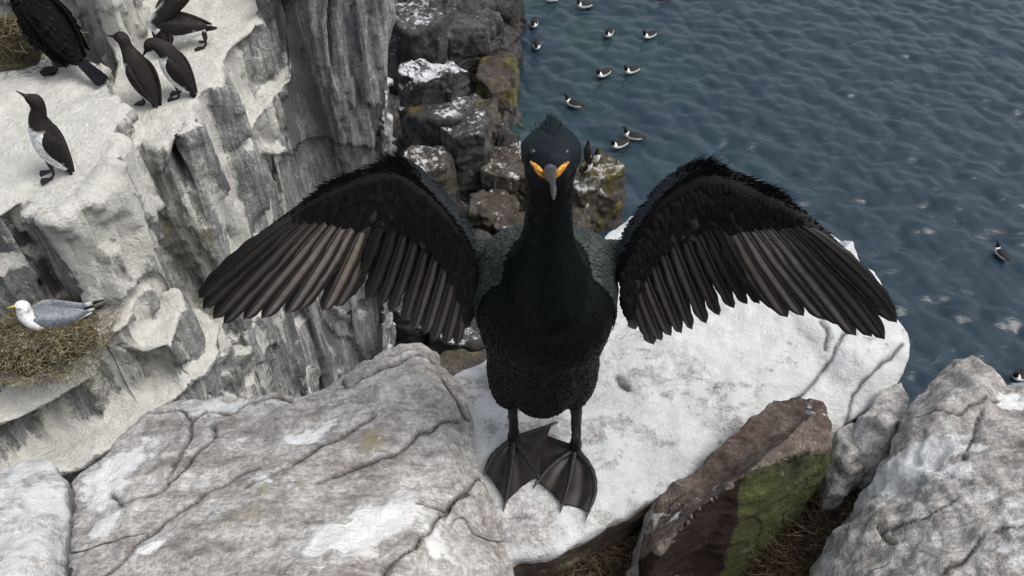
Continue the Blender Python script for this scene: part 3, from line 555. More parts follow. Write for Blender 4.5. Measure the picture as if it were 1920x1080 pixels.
guillemot(gz(322, 94, -2.45), R(172), 'guillemot seen from behind with bowed head and thin white neck line, back of the group', [(0, -.022, .27, .035), (0, -.050, .29, .028), (0, -.070, .285, .027)], (.3, -.7, -.6), gg, lean=.05, s=.84)
guillemot(gz(384, 86, -2.45), R(-80), 'guillemot bending forward with white flank showing and rump raised to the right', [(0, -.035, .255, .036), (0, -.075, .245, .028), (0, -.10, .22, .026)], (0, -.5, -.85), gg, lean=1.0, neck_free=True, s=1.08)

# dark birds on a nest at the top left corner
def strands(name, center, rx, ry, rz, n, length, cols, mat, parent=None, width=.0012, seed=0, zfun=None, origin=None, flat=.35):
    rs = np.random.RandomState(seed); m = MB()
    for i in range(n):
        u = rs.normal(size=2) * .5; u = np.clip(u, -1.15, 1.15); x, y = center[0] + u[0] * rx, center[1] + u[1] * ry
        z = (zfun(x, y) if zfun else center[2] + rz * max(0, 1 - u[0] ** 2 - u[1] ** 2)) + rs.uniform(0, .004)
        a = rs.uniform(0, 6.28); l = length * rs.uniform(.4, 1.3); d = np.array([math.cos(a), math.sin(a), rs.normal() * flat]); p = np.array([x, y, z]); bend = rs.normal(size=3) * .5; bend[2] = -abs(bend[2]) * .6 + .1
        w = width * rs.uniform(.6, 1.4); sd_ = unit(np.cross(d, [0, 0, 1]) + .01); c = np.array(cols[rs.randint(len(cols))]) * rs.uniform(.7, 1.3); V = []; k = 5
        for j in range(k):
            t = j / (k - 1); q = p + d * l * (t - .5) + bend * l * (t - .5) ** 2 * 1.2; ww = w * (1 - .6 * t); V += [q - sd_ * ww, q + sd_ * ww, q + np.array([0, 0, ww])]
        F = []
        for j in range(k - 1):
            for e in range(3): F.append((3 * j + e, 3 * j + (e + 1) % 3, 3 * j + 3 + (e + 1) % 3, 3 * j + 3 + e))
        m.add(V, F, c)
    return m.obj(name, mat, parent, origin, smooth=False)
M_grass = feather_mat('dry_stems', .8, k=.5)
def nest(px, py, z, rx, ry, rz, n, label, cols, seed, length=.09, width=.0022):
    p = np.array(gz(px, py, z)); V, F, S = [], [], []
    m = 28; k = 8; V.append(p + (0, 0, rz * .8))
    for j in range(1, k + 1):
        t = j / k
        for i in range(m):
            a = 2 * math.pi * i / m; r_ = t * (1 + .12 * math.sin(3 * a + seed) + .07 * math.sin(7 * a)); hgt = rz * (.8 + .35 * math.sin(t * 3.1) - 1.6 * max(0, t - .45) ** 1.3) ; V.append(p + (rx * r_ * math.cos(a), ry * r_ * math.sin(a), hgt))
    F = [(0, 1 + i, 1 + (i + 1) % m) for i in range(m)] + [(1 + (j - 1) * m + i, 1 + j * m + i, 1 + j * m + (i + 1) % m, 1 + (j - 1) * m + (i + 1) % m) for j in range(1, k) for i in range(m)]
    V = np.array(V); V += .012 * fbm(V * 25, 3)[:, None] * np.array([0, 0, 1]); c = np.tile((.035, .030, .016), (len(V), 1)) * (1 + 1.2 * noise(V * 60)[:, None])
    root = empty('nest', p, label, 'nest', 'seabird nests on the cliff'); mkobj('nest_mound', V - p, F, M_grass, root, None, None, c)
    s_ = strands('nest_stems', (0, 0, .022), rx * 1.15, ry * 1.15, rz * 1.15, n, length, cols, M_grass, root, width, seed); s_['kind'] = 'stuff'
    return root, p
gcols = [(.055, .038, .018), (.10, .075, .035), (.16, .13, .07), (.035, .028, .014), (.06, .065, .02), (.22, .20, .13)]
nest(-2, 88, -2.3, .26, .18, .10, 700, 'twiggy nest in the top left corner under the dark birds', gcols, 5)
nr, npos = nest(84, 640, -2.85, .20, .17, .10, 7500, 'shaggy brown and green nest under the sitting white and grey gull', [tuple(x * 1.25 for x in g_) for g_ in gcols] + [(.30, .28, .22)], 8, .045, .0012)
DK = (.016, .014, .015)
guillemot(gz(8, 62, -2.3) , R(120), 'dark bird crouched on the twiggy nest at the left edge', [(0, -.03, .25, .036), (0, -.06, .255, .030), (0, -.085, .24, .028)], (.2, -.7, -.5), 'dark birds at the corner nest', lean=-.55, neck_free=True, dark=DK, s=1.15)
guillemot(gz(-8, 25, -2.3), R(100), 'dark bird at the extreme top left corner behind the crouched one', NUP, (.2, -.7, -.1), 'dark birds at the corner nest', lean=-.3, dark=DK, s=1.1)

def scale_feather(m, p, nrm, d, L, w, col, lift=.0012, edge=None):
    d = unit(d - nrm * (d @ nrm)); s_ = np.cross(d, nrm); Q = []; cc = []
    prof = [(0, .5), (.3, .95), (.6, 1), (.85, .75), (1.0, .25)]
    for t, ww in prof:
        for e in (-1, -.6, 0, .6, 1):
            Q.append(p + d * L * t + s_ * w * ww * e + nrm * (lift * (.35 + t) + .0009 * (1 - e * e))); k = 1 if (abs(e) < .9 and t < .95) else 0
            cc.append(np.array(col) if k else np.array(edge if edge is not None else np.array(col) * .35))
    Fq = [(5 * i + j, 5 * i + j + 1, 5 * i + j + 6, 5 * i + j + 5) for i in range(4) for j in range(4)]; m.add(Q, Fq, np.array(cc))

# second cormorant, seen from behind at the top left
def far_shag():
    p = gz(112, 122, -2.3); root = empty('cormorant', p, 'dark cormorant on the white ledge, tail to the right, neck cut by the top edge', 'cormorant')
    ctrl = [(0, .16, .10, .022, .014), (0, .13, .115, .045, .032), (0, .085, .16, .075, .064), (0, .03, .235, .088, .080), (0, -.02, .305, .083, .074), (0, -.055, .365, .056, .052), (0, -.065, .42, .034, .034), (0, -.05, .48, .028, .028), (0, -.04, .54, .025, .026), (0, -.055, .585, .027, .028), (0, -.095, .60, .018, .020), (0, -.12, .60, .009, .01)]
    V, F, S = loft(ctrl, (1, 0, 0), 24, 60); V = V + .004 * fbm(V * 30, 3)[:, None]; C = np.tile((.0045, .0045, .0045), (len(V), 1)); mkobj('body', V, F, M_fd, root, None, None, C)
    Nb = normals(V, [f for f in F]); m = MB(); rs = np.random.RandomState(9); Nb = Nb if (Nb[700] @ (V[700] - V[690:715].mean(0))) > 0 else -Nb
    for i in rs.choice(len(V) - 2, 1100):
        if V[i, 2] > .46: continue
        scale_feather(m, V[i] - Nb[i] * .003, Nb[i], np.array([0, .35, -1]) + rs.normal(size=3) * .15, .026, .008, np.array((.006, .006, .0062)) * rs.uniform(.5, 1.9), .004)
    mkobj('back_feathers', np.array(m.V), m.F, M_fd, root, None, None, np.array(m.C))
    for sx in (-1, 1):
        m = MB(); W, Fw, _ = loft([(sx * .060, -.02, .345, .014, .018), (sx * .084, .02, .29, .014, .050), (sx * .084, .06, .22, .013, .058), (sx * .068, .11, .15, .011, .040), (sx * .035, .17, .10, .006, .015)], (1, 0, 0), 14, 26); m.add(W, Fw, (.004, .004, .004))
        rs = np.random.RandomState(4 + sx)
        for k in range(110):     # rows of back and wing feathers
            t = rs.uniform(.05, .9); a = rs.uniform(-1, 1); c = catmull(np.array([(sx * .074, -.02, .345), (sx * .1, .02, .29), (sx * .1, .06, .22), (sx * .082, .11, .15), (sx * .05, .17, .10)]), 20)[int(t * 19)]
            d = unit([rs.normal() * .1, .55, -.8]); sd_ = unit([0, .8, .55]); q = c + sd_ * a * .045 * math.sin(math.pi * min(1, t + .15)); w = .011
            m.add([q - sd_ * w, q + sd_ * w, q + d * .028 + sd_ * w * .8 + (sx * .004, 0, 0), q + d * .036 + (sx * .005, 0, 0), q + d * .028 - sd_ * w * .8 + (sx * .004, 0, 0)], [(0, 1, 2, 3, 4)], np.array((.006, .0058, .0058)) * rs.uniform(.6, 1.5))
        m.obj('wing', M_fd, root)
        m = MB(); a_, f_, _ = loft([(sx * .04, .05, .16, .034, .034), (sx * .042, .045, .09, .016, .018), (sx * .042, .03, .03, .008, .008), (sx * .042, .005, .008, .008, .006)], (1, 0, 0), 10, 12); m.add(a_, f_)
        h = np.array([sx * .042, .02, .008]); q = [h] + [h + np.array(v) for v in ((-.045, -.05, -.004), (-.015, -.095, -.004), (.03, -.085, -.004), (.05, -.04, -.004), (.02, .0, -.004))]; m.add(q, [(0, 1, 2), (0, 2, 3), (0, 3, 4), (0, 4, 5), (0, 5, 1)]); m.obj('leg', M_leg, root)
    m = MB(); rs = np.random.RandomState(2)
    for k in range(7):
        a = (k - 3) * .035; d = unit([math.sin(a), .80, -.58]); sd_ = unit(np.cross(d, [0, .5, 1])); b = np.array([.0035 * (k - 3), .13, .115]); q = [b - sd_ * .009, b + sd_ * .009, b + d * .17 + sd_ * .010, b + d * .188, b + d * .17 - sd_ * .010]
        q = [x + np.array([0, 0, .002 * abs(k - 3)]) for x in q]; m.add(q + [x - np.array([0, 0, .004]) for x in q], [(0, 1, 2, 3, 4), (9, 8, 7, 6, 5), (0, 4, 9, 5), (1, 6, 7, 2), (2, 7, 8, 3), (3, 8, 9, 4)], (.010, .010, .013))
    m.obj('tail', M_fd, root)
    B, Bf, _ = loft([(0, -.11, .60, .009, .011), (0, -.15, .60, .006, .007), (0, -.18, .594, .002, .003)], (1, 0, 0), 8, 10); mkobj('bill', B, Bf, M_beak, root)
    place(root, R(-118), .98)
far_shag()

# gull on the nest
def gull():
    p = np.array([npos[0] + .035, npos[1] + .015, npos[2] + .088]); root = empty('gull', p, 'white and grey gull with yellow bill sitting on the shaggy nest', 'gull')
    ctrl = [(0, .20, .085, .010, .006), (0, .15, .070, .028, .016), (0, .09, .050, .052, .036), (0, .02, .042, .068, .050), (0, -.055, .052, .066, .052), (0, -.10, .078, .048, .042), (0, -.118, .112, .036, .034), (0, -.122, .138, .033, .032), (0, -.140, .146, .026, .025), (0, -.158, .143, .012, .012)]
    V, F, S = loft(ctrl, (1, 0, 0), 22, 50); mkobj('body', V, F, M_fe_far, root, None, None, np.tile((.80, .78, .78), (len(V), 1)))
    for sx in (-1, 1):
        P = [(sx * .040, -.075, .088, .012, .014), (sx * .062, -.03, .078, .012, .040), (sx * .064, .03, .074, .012, .046), (sx * .050, .10, .088, .010, .032), (sx * .028, .16, .108, .006, .017), (sx * (.020 + .006 * (sx > 0)), .225, .135, .004, .009), (sx * .016, .26, .152, .002, .003)]
        W, Fw, Sw = loft(P, (.75, 0, sx * -.1), 14, 34); C = np.tile((.20, .22, .25), (len(W), 1)); C[Sw[:, 0] > .76] = (.012, .012, .014); C[(Sw[:, 0] > .70) & (Sw[:, 0] <= .76)] = (.5, .5, .52); mkobj('wing', W, Fw, M_fe_far, root, None, None, C)
    # saddle between the wings
    W, Fw, Sw = loft([(0, -.075, .100, .03, .010), (0, -.03, .098, .052, .012), (0, .04, .092, .052, .012), (0, .11, .092, .030, .010), (0, .16, .098, .010, .006)], (1, 0, 0), 14, 20); mkobj('mantle', W, Fw, M_fe_far, root, None, None, np.tile((.20, .22, .25), (len(W), 1)))
    B, Bf, _ = loft([(0, -.150, .144, .008, .010), (0, -.172, .140, .006, .008), (0, -.190, .133, .002, .003)], (1, 0, 0), 8, 10); mkobj('bill', B, Bf, plain_mat('yellow_bill', (.55, .40, .06), .4), root)
    for sx in (-1, 1):
        B, Bf, _ = loft([(sx * .026, -.144, .150, .001, .001), (sx * .027, -.141, .150, .0042, .0042), (sx * .027, -.138, .150, .001, .001)], (0, 0, 1), 8, 6); mkobj('eye', B, Bf, M_beak, root)
    place(root, R(-72), 1.0); root.rotation_euler = (R(-26), 0, R(-60)); root.scale = (.80, .80, .80)
gull()

# guillemots afloat
def swimmer_mesh():
    ctrl = [(0, .19, .045, .006, .006), (0, .15, .040, .030, .020), (0, .08, .030, .055, .042), (0, 0, .030, .064, .050), (0, -.07, .035, .055, .047), (0, -.115, .062, .036, .036), (0, -.125, .105, .026, .028), (0, -.13, .135, .026, .027), (0, -.155, .145, .018, .018), (0, -.185, .143, .006, .006), (0, -.215, .140, .002, .002)]
    V, F, S = loft(ctrl, (1, 0, 0), 14, 36); C = np.tile(BRN, (len(V), 1)); t = S[:, 0] * 10
    w = ((V[:, 2] < .034 + .012 * (np.abs(V[:, 0]) > .04)) & (t < 5)) | ((t >= 3.4) & (t < 5.25) & (V[:, 1] < -.075)); C[w] = WHT; return V, F, C
V_, F_, C_ = swimmer_mesh(); proto = None
sw = [(1035, 4, 80, 'floating guillemot cut by the top edge of the picture, left of two'), (1096, 16, 75, 'floating guillemot near the top edge facing left, showing a brown side'), (1001, 50, 10, 'floating guillemot with white breast just right of the shore rocks, upper of two'),
      (1006, 91, 5, 'floating guillemot with white breast just right of the shore rocks, lower of two'), (1141, 68, 25, 'floating guillemot facing the camera, in open water above the close pair'), (1217, 72, 55, 'floating guillemot with a clean white flank, rightmost of the upper group'),
      (1131, 144, 50, 'floating guillemot with raised head, left of the close pair in greenish water'), (1184, 138, 60, 'brownish floating guillemot, right of the close pair in greenish water'), (1076, 201, 115, 'floating guillemot straight above the black bird\'s head'),
      (1161, 277, 60, 'brown backed floating guillemot just above the tall rock pillar, left of two'), (1187, 262, 105, 'floating guillemot with white sides just above the tall rock pillar, right of two'), (1249, 0, 80, 'floating guillemot barely showing at the top edge, right of the rest'),
      (1874, 482, 160, 'lone guillemot afloat in the dark water at the right'), (1912, 710, 70, 'floating guillemot at the right edge just above the grey boulder')]
for px, py, yaw, lb in sw:
    p = PZ(px, py, -10)
    if proto is None: o = proto = mkobj('swimming_guillemot', V_, F_, M_fe_far, None, None, None, C_)
    else: o = proto.copy(); COL.objects.link(o)
    o.location = (p[0], p[1], .045); o.rotation_euler = (0, 0, R(-yaw)); k_ = .8 if px == 1874 else 1; o.scale = (1.35 * k_, 1.2 * k_, 1.3 * k_); tag(o, lb, 'seabird', 'guillemots swimming on the sea')
# perched on the sea rocks
def perch(px, py, z, yaw, lb):
    p = PZ(px, py, z); best = None
    for ob in bpy.data.objects:
        if ob.name.startswith('shore_rock'):
            L_ = np.array(ob.location)
            if abs(L_[0] - p[0]) < 1 and abs(L_[1] - p[1]) < 1.2:
                n_ = len(ob.data.vertices); q = np.empty(n_ * 3); ob.data.vertices.foreach_get('co', q); q = q.reshape(-1, 3) + L_; zz = surf_z(p[0], p[1], q, .05)
                if zz is not None and (best is None or zz > best): best = zz
    guillemot((p[0], p[1], (best if best is not None else 10 + z) - .01), R(yaw), lb, NUP, (0, -1, .1), 'guillemots perched on the sea rocks')
perch(1118, 300, -8.75, 10, 'guillemot with bright white breast on the tall pillar, rightmost of three')
perch(1104, 318, -8.75, 60, 'guillemot on the pillar\'s left shoulder, lowest of three')
perch(1101, 290, -8.75, 170, 'guillemot on the pillar with its dark back turned, furthest back of three')

# ------------------------------------------------------------------ dry grass between the boulders
def gnd(x, y): return 10 - 1.115
zc = [(.12, .085, .05), (.075, .05, .03), (.045, .03, .02), (.19, .15, .09), (.028, .02, .015), (.05, .032, .02)]
p = PZ(1080, 1060, -1.1); o = strands('dry_grass', p, .19, .05, .03, 1500, .05, zc, M_grass, None, .0007, 3, None, None); tag(o, kind='stuff')
p1 = PZ(1600, 960, -1.08)
def gully(x, y): return 10 - 1.10 + .02 * math.sin(40 * x)
rs = np.random.RandomState(5)
for (px, py, n, z) in ((1625, 880, 400, -1.06), (1590, 950, 600, -1.07), (1545, 1020, 600, -1.08), (1490, 1075, 600, -1.09)):
    p = PZ(px, py, z); o = strands('dry_grass', p, .05, .05, .025, n, .05, zc, M_grass, None, .0007, px, None, None); tag(o, kind='stuff')

# ------------------------------------------------------------------ the black bird with spread wings
BX = .0355; FZ = 10 - .974
def build_shag():
    root = empty('cormorant', (BX, .62, FZ), 'black crested cormorant holding both wings spread, yellow gape, centre', 'cormorant'); O = np.array([BX, .62, FZ])
    def ob(name, V, F, mat, col, par=root, smooth=True):
        V = np.asarray(V); return mkobj(name, V - O, F, mat, par, None, None, np.tile(col, (len(V), 1)) if np.ndim(col) == 1 else col, smooth)
    Z = lambda z: 10 + z
    # body, neck and head grow as one skin
    body = [(BX, .648, Z(-.885), .016, .014), (BX, .640, Z(-.873), .028, .030), (BX, .636, Z(-.85), .044, .044), (BX, .636, Z(-.81), .060, .052), (BX, .632, Z(-.765), .0655, .056), (BX, .629, Z(-.71), .0745, .063), (BX, .646, Z(-.672), .074, .055), (BX, .656, Z(-.645), .068, .043), (BX, .664, Z(-.628), .045, .024)]
    neck = [(BX, .625, Z(-.74), .050, .045), (BX, .618, Z(-.68), .046, .046), (BX - .001, .612, Z(-.64), .038, .042), (BX - .002, .606, Z(-.60), .029, .033), (BX - .002, .602, Z(-.565), .0235, .027), (BX - .002, .600, Z(-.53), .0210, .025), (BX - .003, .597, Z(-.50), .0215, .027), (BX - .0025, .595, Z(-.478), .0235, .028), (BX - .0025, .596, Z(-.470), .0225, .020), (BX - .0025, .600, Z(-.460), .014, .011)]
    hd = [(BX - .0025, .626, Z(-.484), .010, .008), (BX - .0025, .617, Z(-.478), .021, .016), (BX - .0025, .600, Z(-.471), .0264, .0188), (BX - .0025, .583, Z(-.465), .0250, .0182), (BX - .0025, .567, Z(-.459), .0185, .0150), (BX - .0025, .553, Z(-.454), .0110, .0115)]
    parts = [loft(body, n=28, m=50)[:2], loft(neck, n=24, m=40)[:2], loft(hd, n=24, m=30)[:2]]
    for sx in (-1, 1):
        parts.append(loft([(BX + sx * .030, .63, Z(-.78), .034, .036), (BX + sx * .036, .634, Z(-.83), .029, .034), (BX + sx * .039, .640, Z(-.872), .0185, .022), (BX + sx * .038, .642, Z(-.898), .008, .009)], n=16, m=16)[:2])
        parts.append(loft([(BX + sx * .045, .655, Z(-.675), .022, .03), (BX + sx * .068, .657, Z(-.662), .016, .026), (BX + sx * .088, .657, Z(-.655), .012, .018)], side=(0, 1, 0), n=14, m=12)[:2])
    V, F = remesh(*join(*parts), .0026); V = smoothv(V, F, 10); N = normals(V, F)
    V = V + N * (.0012 * fbm(V * np.array([90, 90, 40]), 3))[:, None]; rel = V[:, 2] - 10
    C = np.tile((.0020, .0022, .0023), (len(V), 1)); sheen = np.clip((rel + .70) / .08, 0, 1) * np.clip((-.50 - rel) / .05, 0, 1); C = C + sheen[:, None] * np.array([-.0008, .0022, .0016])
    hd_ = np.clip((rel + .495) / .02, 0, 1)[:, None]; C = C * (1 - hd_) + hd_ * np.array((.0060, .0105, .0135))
    n = NT('glossy_black_plumage'); co = n.coord((1, 1, .45)); f = n.noise(co, 420, 4, .7); f2 = n.noise(n.coord((1, 1, .6)), 90, 4, .6)
    n.set(n.b.inputs['Base Color'], n.attr('Col', 'Color')); n.b.inputs['Roughness'].default_value = .55; n.b.inputs['Specular IOR Level'].default_value = .13
    n.set(n.b.inputs['Normal'], n.bump(n.math('ADD', f, n.math('MULTIPLY', f2, .7)), .7, .0016)); M_bd = n.m
    bobj = ob('body', V, F, M_bd, C); BV, BN = V, N
    rs = np.random.RandomState(11)
    # scaly grey-green shoulder feathers
    for sx in (-1, 1):
        m = MB(); sel = np.where((np.abs(BV[:, 0] - BX) > .020) & (np.sign(BV[:, 0] - BX) == sx) & (BV[:, 2] > Z(-.72)) & (BV[:, 2] < Z(-.60)) & (BV[:, 1] > .615) & (BN[:, 2] > -.25) & (BN[:, 1] < .75))[0]
        dist_n = seg_dist(BV[sel], [np.array([BX, .618, Z(-.70)]), np.array([BX, .606, Z(-.56)])]); sel = sel[dist_n > .044]
        chosen = []
        for i in rs.permutation(sel):
            if len(chosen) > 1100: break
            if all((abs(BV[i] - BV[j]).max() > .0024) for j in chosen): chosen.append(i)
        chosen.sort(key=lambda i: BV[i, 2])
        for i in chosen:
            k = np.clip((BV[i, 2] - Z(-.70)) / .05, 0, 1); c = np.array([.034, .043, .038]) * (.30 + .70 * k) * rs.uniform(.75, 1.25)
            scale_feather(m, BV[i], BN[i], np.array([sx * .25, .15, -1]), .0072, .0030, c, .0008, (.003, .0035, .0035))
        V2 = np.array(m.V) - O; mkobj('shoulder_feathers', V2, m.F, M_fe, root, None, None, np.array(m.C))
    # short body plumage that roughens the outline
    m = MB()
    for i in rs.choice(len(BV), 9000, replace=False):
        if BV[i, 1] < .60 and BV[i, 2] > Z(-.50): continue
        nrm = BN[i]; d = unit(np.array([0, .12, -1.]) + rs.normal(size=3) * .15); d = unit(d - nrm * (d @ nrm) * .8 + nrm * .12); s_ = unit(np.cross(d, nrm)); L = rs.uniform(.002, .0045) * (.6 if BV[i, 2] > Z(-.55) else 1); w = .0008
        m.add([BV[i] - s_ * w, BV[i] + s_ * w, BV[i] + d * L + nrm * .0006], [(0, 1, 2)], C[i] * rs.uniform(.75, 1.2))
    mkobj('plumage', np.array(m.V) - O, m.F, M_fd, root, None, None, np.array(m.C))['kind'] = 'stuff'
    # crest
    m = MB()
    for k in range(420):
        bx = BX - .003 + rs.normal() * .0062; by = rs.uniform(.588, .618); b = np.array([bx, by, Z(-.4545) - .35 * abs(bx - BX + .003)]); d = unit([rs.normal() * .16 - (bx - BX) * 12, .25 + rs.normal() * .15, 1]); L = rs.uniform(.004, .0095) * (1 - min(.7, abs(bx - BX + .003) / .018)); s_ = np.array([1, 0, 0]); w = .0006
        m.add([b - s_ * w, b + s_ * w, b + d * L * .6 + s_ * w * .8, b + d * L + np.array([0, .002, 0]), b + d * L * .6 - s_ * w * .8], [(0, 1, 2, 4), (4, 2, 3)], np.array((.008, .014, .016)) * rs.uniform(.6, 1.5))
    mkobj('crest', np.array(m.V) - O, m.F, M_fe, root, None, None, np.array(m.C))
    # bill, nearly level and aimed at the viewer
    hx = BX - .0048
    bc = [(hx, .566, Z(-.4610), .0058, .0060), (hx, .552, Z(-.4555), .0060, .0066), (hx, .538, Z(-.4485), .0044, .0056), (hx, .524, Z(-.4405), .0027, .0042), (hx, .510, Z(-.4335), .0022, .0034), (hx, .502, Z(-.4305), .0022, .0034), (hx, .4975, Z(-.4315), .0020, .0030), (hx, .4955, Z(-.4350), .0010, .0016)]
    Bv, Bf, Bs = loft(bc, n=20, m=44); dz = (Bv[:, 2] - np.interp(Bs[:, 0], np.linspace(0, 1, 8), [c[2] for c in bc])); Cb = np.tile((.085, .070, .066), (len(Bv), 1)); Cb[dz > .0025] = (.035, .032, .036); Cb[(dz < -.001)] = (.13, .105, .09)
    Cb[(Bs[:, 0] < .25) & (dz > .002)] = (.07, .068, .085); Cb = Cb * (1 + .9 * noise(Bv * 700)[:, None])
    nb = feather_mat('horny_bill', .38); ob('bill', Bv, Bf, nb, Cb)
    # ridge groove lines on the bill: a darker upper plate
    # yellow bare skin from gape to cheek
    n = NT('yellow_gape_skin'); co = n.coord(); f = n.noise(co, 260, 4, .6, .4); n.set(n.b.inputs['Base Color'], n.mix(n.ramp(f, .38, .6), (.30, .09, .008), (.80, .38, .04))); n.b.inputs['Roughness'].default_value = .42; n.set(n.b.inputs['Normal'], n.bump(f, .5, .001)); M_y = n.m
    def head_front(px, py):  # first hit of the body skin along the ray
        d = unit(ray(px, py)); q = BV - CAM; t = q @ d; e = np.linalg.norm(q - t[:, None] * d, axis=1); c = np.where((e < .0022) & (BN @ d < 0))[0]
        if len(c) == 0: c = np.array([np.argmin(e)])
        i = c[np.argmin(t[c])]; return CAM + d * t[i], BN[i]
    for sx in (-1, 1):
        cx = 1030.5
        for (o0, o1, th, w0) in (((35, 304), (11, 325), .0013, .80), ((28, 315), (9, 334), .0012, .75)):
            pts = []
            for t in np.linspace(0, 1, 6):
                px = cx + sx * (o0[0] + (o1[0] - o0[0]) * t); py = o0[1] + (o1[1] - o0[1]) * t; P_, Nn = head_front(px, py); r_ = (.0020 * math.sin(math.pi * (.12 + .8 * t)) + .0005) * w0; pts.append(tuple(P_ - unit(ray(px, py)) * .0008) + (r_, th))
            Vg, Fg, _ = loft(pts, side=np.cross(np.array(pts[-1][:3]) - np.array(pts[0][:3]), -ray(cx, 320)), n=12, m=20); ob('gape_skin', Vg, Fg, M_y, (.5, .3, .05))
        P_, Nn = head_front(cx + sx * 33, 284); r_ = .0029; th = np.linspace(0, math.pi, 9); Ve = []; Fe = []
        for a in th:
            for b in np.linspace(0, 2 * math.pi, 16, endpoint=False): Ve.append(P_ + r_ * .9 * np.array([math.sin(a) * math.cos(b), math.sin(a) * math.sin(b), math.cos(a)]) - Nn * .0012)
        Fe = [(i * 16 + j, i * 16 + (j + 1) % 16, (i + 1) * 16 + (j + 1) % 16, (i + 1) * 16 + j) for i in range(8) for j in range(16)]
        ne = NT('dark_green_eye'); ne.b.inputs['Base Color'].default_value = (.008, .030, .022, 1); ne.b.inputs['Roughness'].default_value = .10; ob('eye', Ve, Fe, ne.m, (.01, .03, .02))
    # ---- wings
    WG = {}
    for sx, lead, low, prim, sec, proot, sroot in (
        (-1, [(893, 462), (872, 425), (849, 395), (826, 368), (802, 343), (775, 320), (742, 305), (700, 311), (655, 329), (609, 350), (560, 383), (505, 424), (470, 455), (440, 486)],
         [(886, 590), (868, 530), (845, 485), (812, 455), (770, 432), (725, 420), (680, 422), (635, 428), (590, 436), (540, 446), (495, 465), (455, 490)],
         [(373, 562), (380, 583), (400, 601), (418, 608), (456, 603), (494, 600), (534, 592), (556, 584), (603, 581), (632, 578)],
         [(652, 557), (686, 564), (711, 578), (730, 588), (753, 607), (773, 619), (795, 630), (812, 640), (832, 648), (853, 646), (872, 622)], ((548, 408), (708, 400)), [(722, 398), (775, 412), (825, 442), (862, 490), (880, 525)]),
        (1, [(1160, 472), (1180, 436), (1200, 405), (1225, 373), (1252, 346), (1285, 324), (1325, 312), (1372, 322), (1412, 340), (1460, 362), (1500, 390), (1545, 428), (1585, 468), (1615, 505)],
         [(1172, 580), (1184, 540), (1204, 498), (1236, 462), (1280, 436), (1325, 424), (1370, 428), (1415, 436), (1455, 446), (1500, 458), (1550, 474), (1602, 510)],
         [(1680, 592), (1680, 610), (1660, 637), (1636, 634), (1607, 632), (1578, 612), (1548, 606), (1510, 600), (1480, 597), (1456, 585)],
         [(1426, 572), (1402, 575), (1376, 583), (1349, 591), (1325, 608), (1298, 620), (1276, 628), (1259, 636), (1241, 644), (1222, 646), (1193, 620)], ((1502, 420), (1345, 402)), [(1335, 400), (1285, 415), (1235, 445), (1195, 500), (1178, 530)])):
        def yy(px, py):      # depth of the wing sheet: arm straight out, hand and trailing edge swung forward
            u = abs(px - 1025) / 650.; return .655 - .050 * max(0, u - .45) - .028 * max(0, (py - 330) / 300.) * (.6 + u)
        def W_(px, py, dy=0): return PY(px, py, yy(px, py) + dy)
        lead3 = catmull(np.array([W_(*p) for p in lead]), 60); low3 = catmull(np.array([W_(*p) for p in low]), 60)
        # lens-shaped arm-and-covert pad
        nn = 9; V = []; Fw = []; Cw = []
        for i in range(60):
            a, b = lead3[i], low3[i]; thick = .013 * (1 - .75 * i / 59) + .002
            for side in (0, 1):
                for j in range(nn):
                    t = j / (nn - 1); q = a + (b - a) * t; prof = (math.sqrt(max(0, t * 4)) if t < .25 else (1 - (t - .25) / .75) ** 1.2); h = thick * prof + .0006
                    q = q + np.array([0, (-1 if side == 0 else 1) * h, 0]); V.append(q); Cw.append((.0065, .0055, .0052) if side == 0 else (.018, .021, .023))
        K = 2 * nn
        for i in range(59):
            for j in range(nn - 1):
                Fw.append((i * K + j, i * K + j + 1, (i + 1) * K + j + 1, (i + 1) * K + j)); Fw.append((i * K + nn + j, (i + 1) * K + nn + j, (i + 1) * K + nn + j + 1, i * K + nn + j + 1))
            Fw.append((i * K, (i + 1) * K, (i + 1) * K + nn, i * K + nn)); Fw.append((i * K + nn - 1, i * K + 2 * nn - 1, (i + 1) * K + 2 * nn - 1, (i + 1) * K + nn - 1))
        wing = ob('wing', V, Fw, M_fe, np.array(Cw))
        # flight feathers
        def blade(root_, tip, w, bright, k, bend, tilt, brown):
            ax = tip - root_; L = np.linalg.norm(ax); ax = ax / L; nrm = unit(np.array([0, -1, .0]) - ax * (np.array([0, -1, 0]) @ ax)); s_ = np.cross(ax, nrm) * sx   # s_ towards the body
            if s_[0] * sx > 0: s_ = -s_
            s_t = unit(s_ * math.cos(tilt) + nrm * math.sin(tilt)); n_t = np.cross(ax, s_t); n_t = n_t if n_t @ nrm > 0 else -n_t
            ST = 22; cols = (-1, -.6, -.25, -.04, .04, .16, .26, .5, .74, .86, 1); pe0, pe1 = (.16, .74) if w > .011 else (.28, .76); Q = []; CC = []
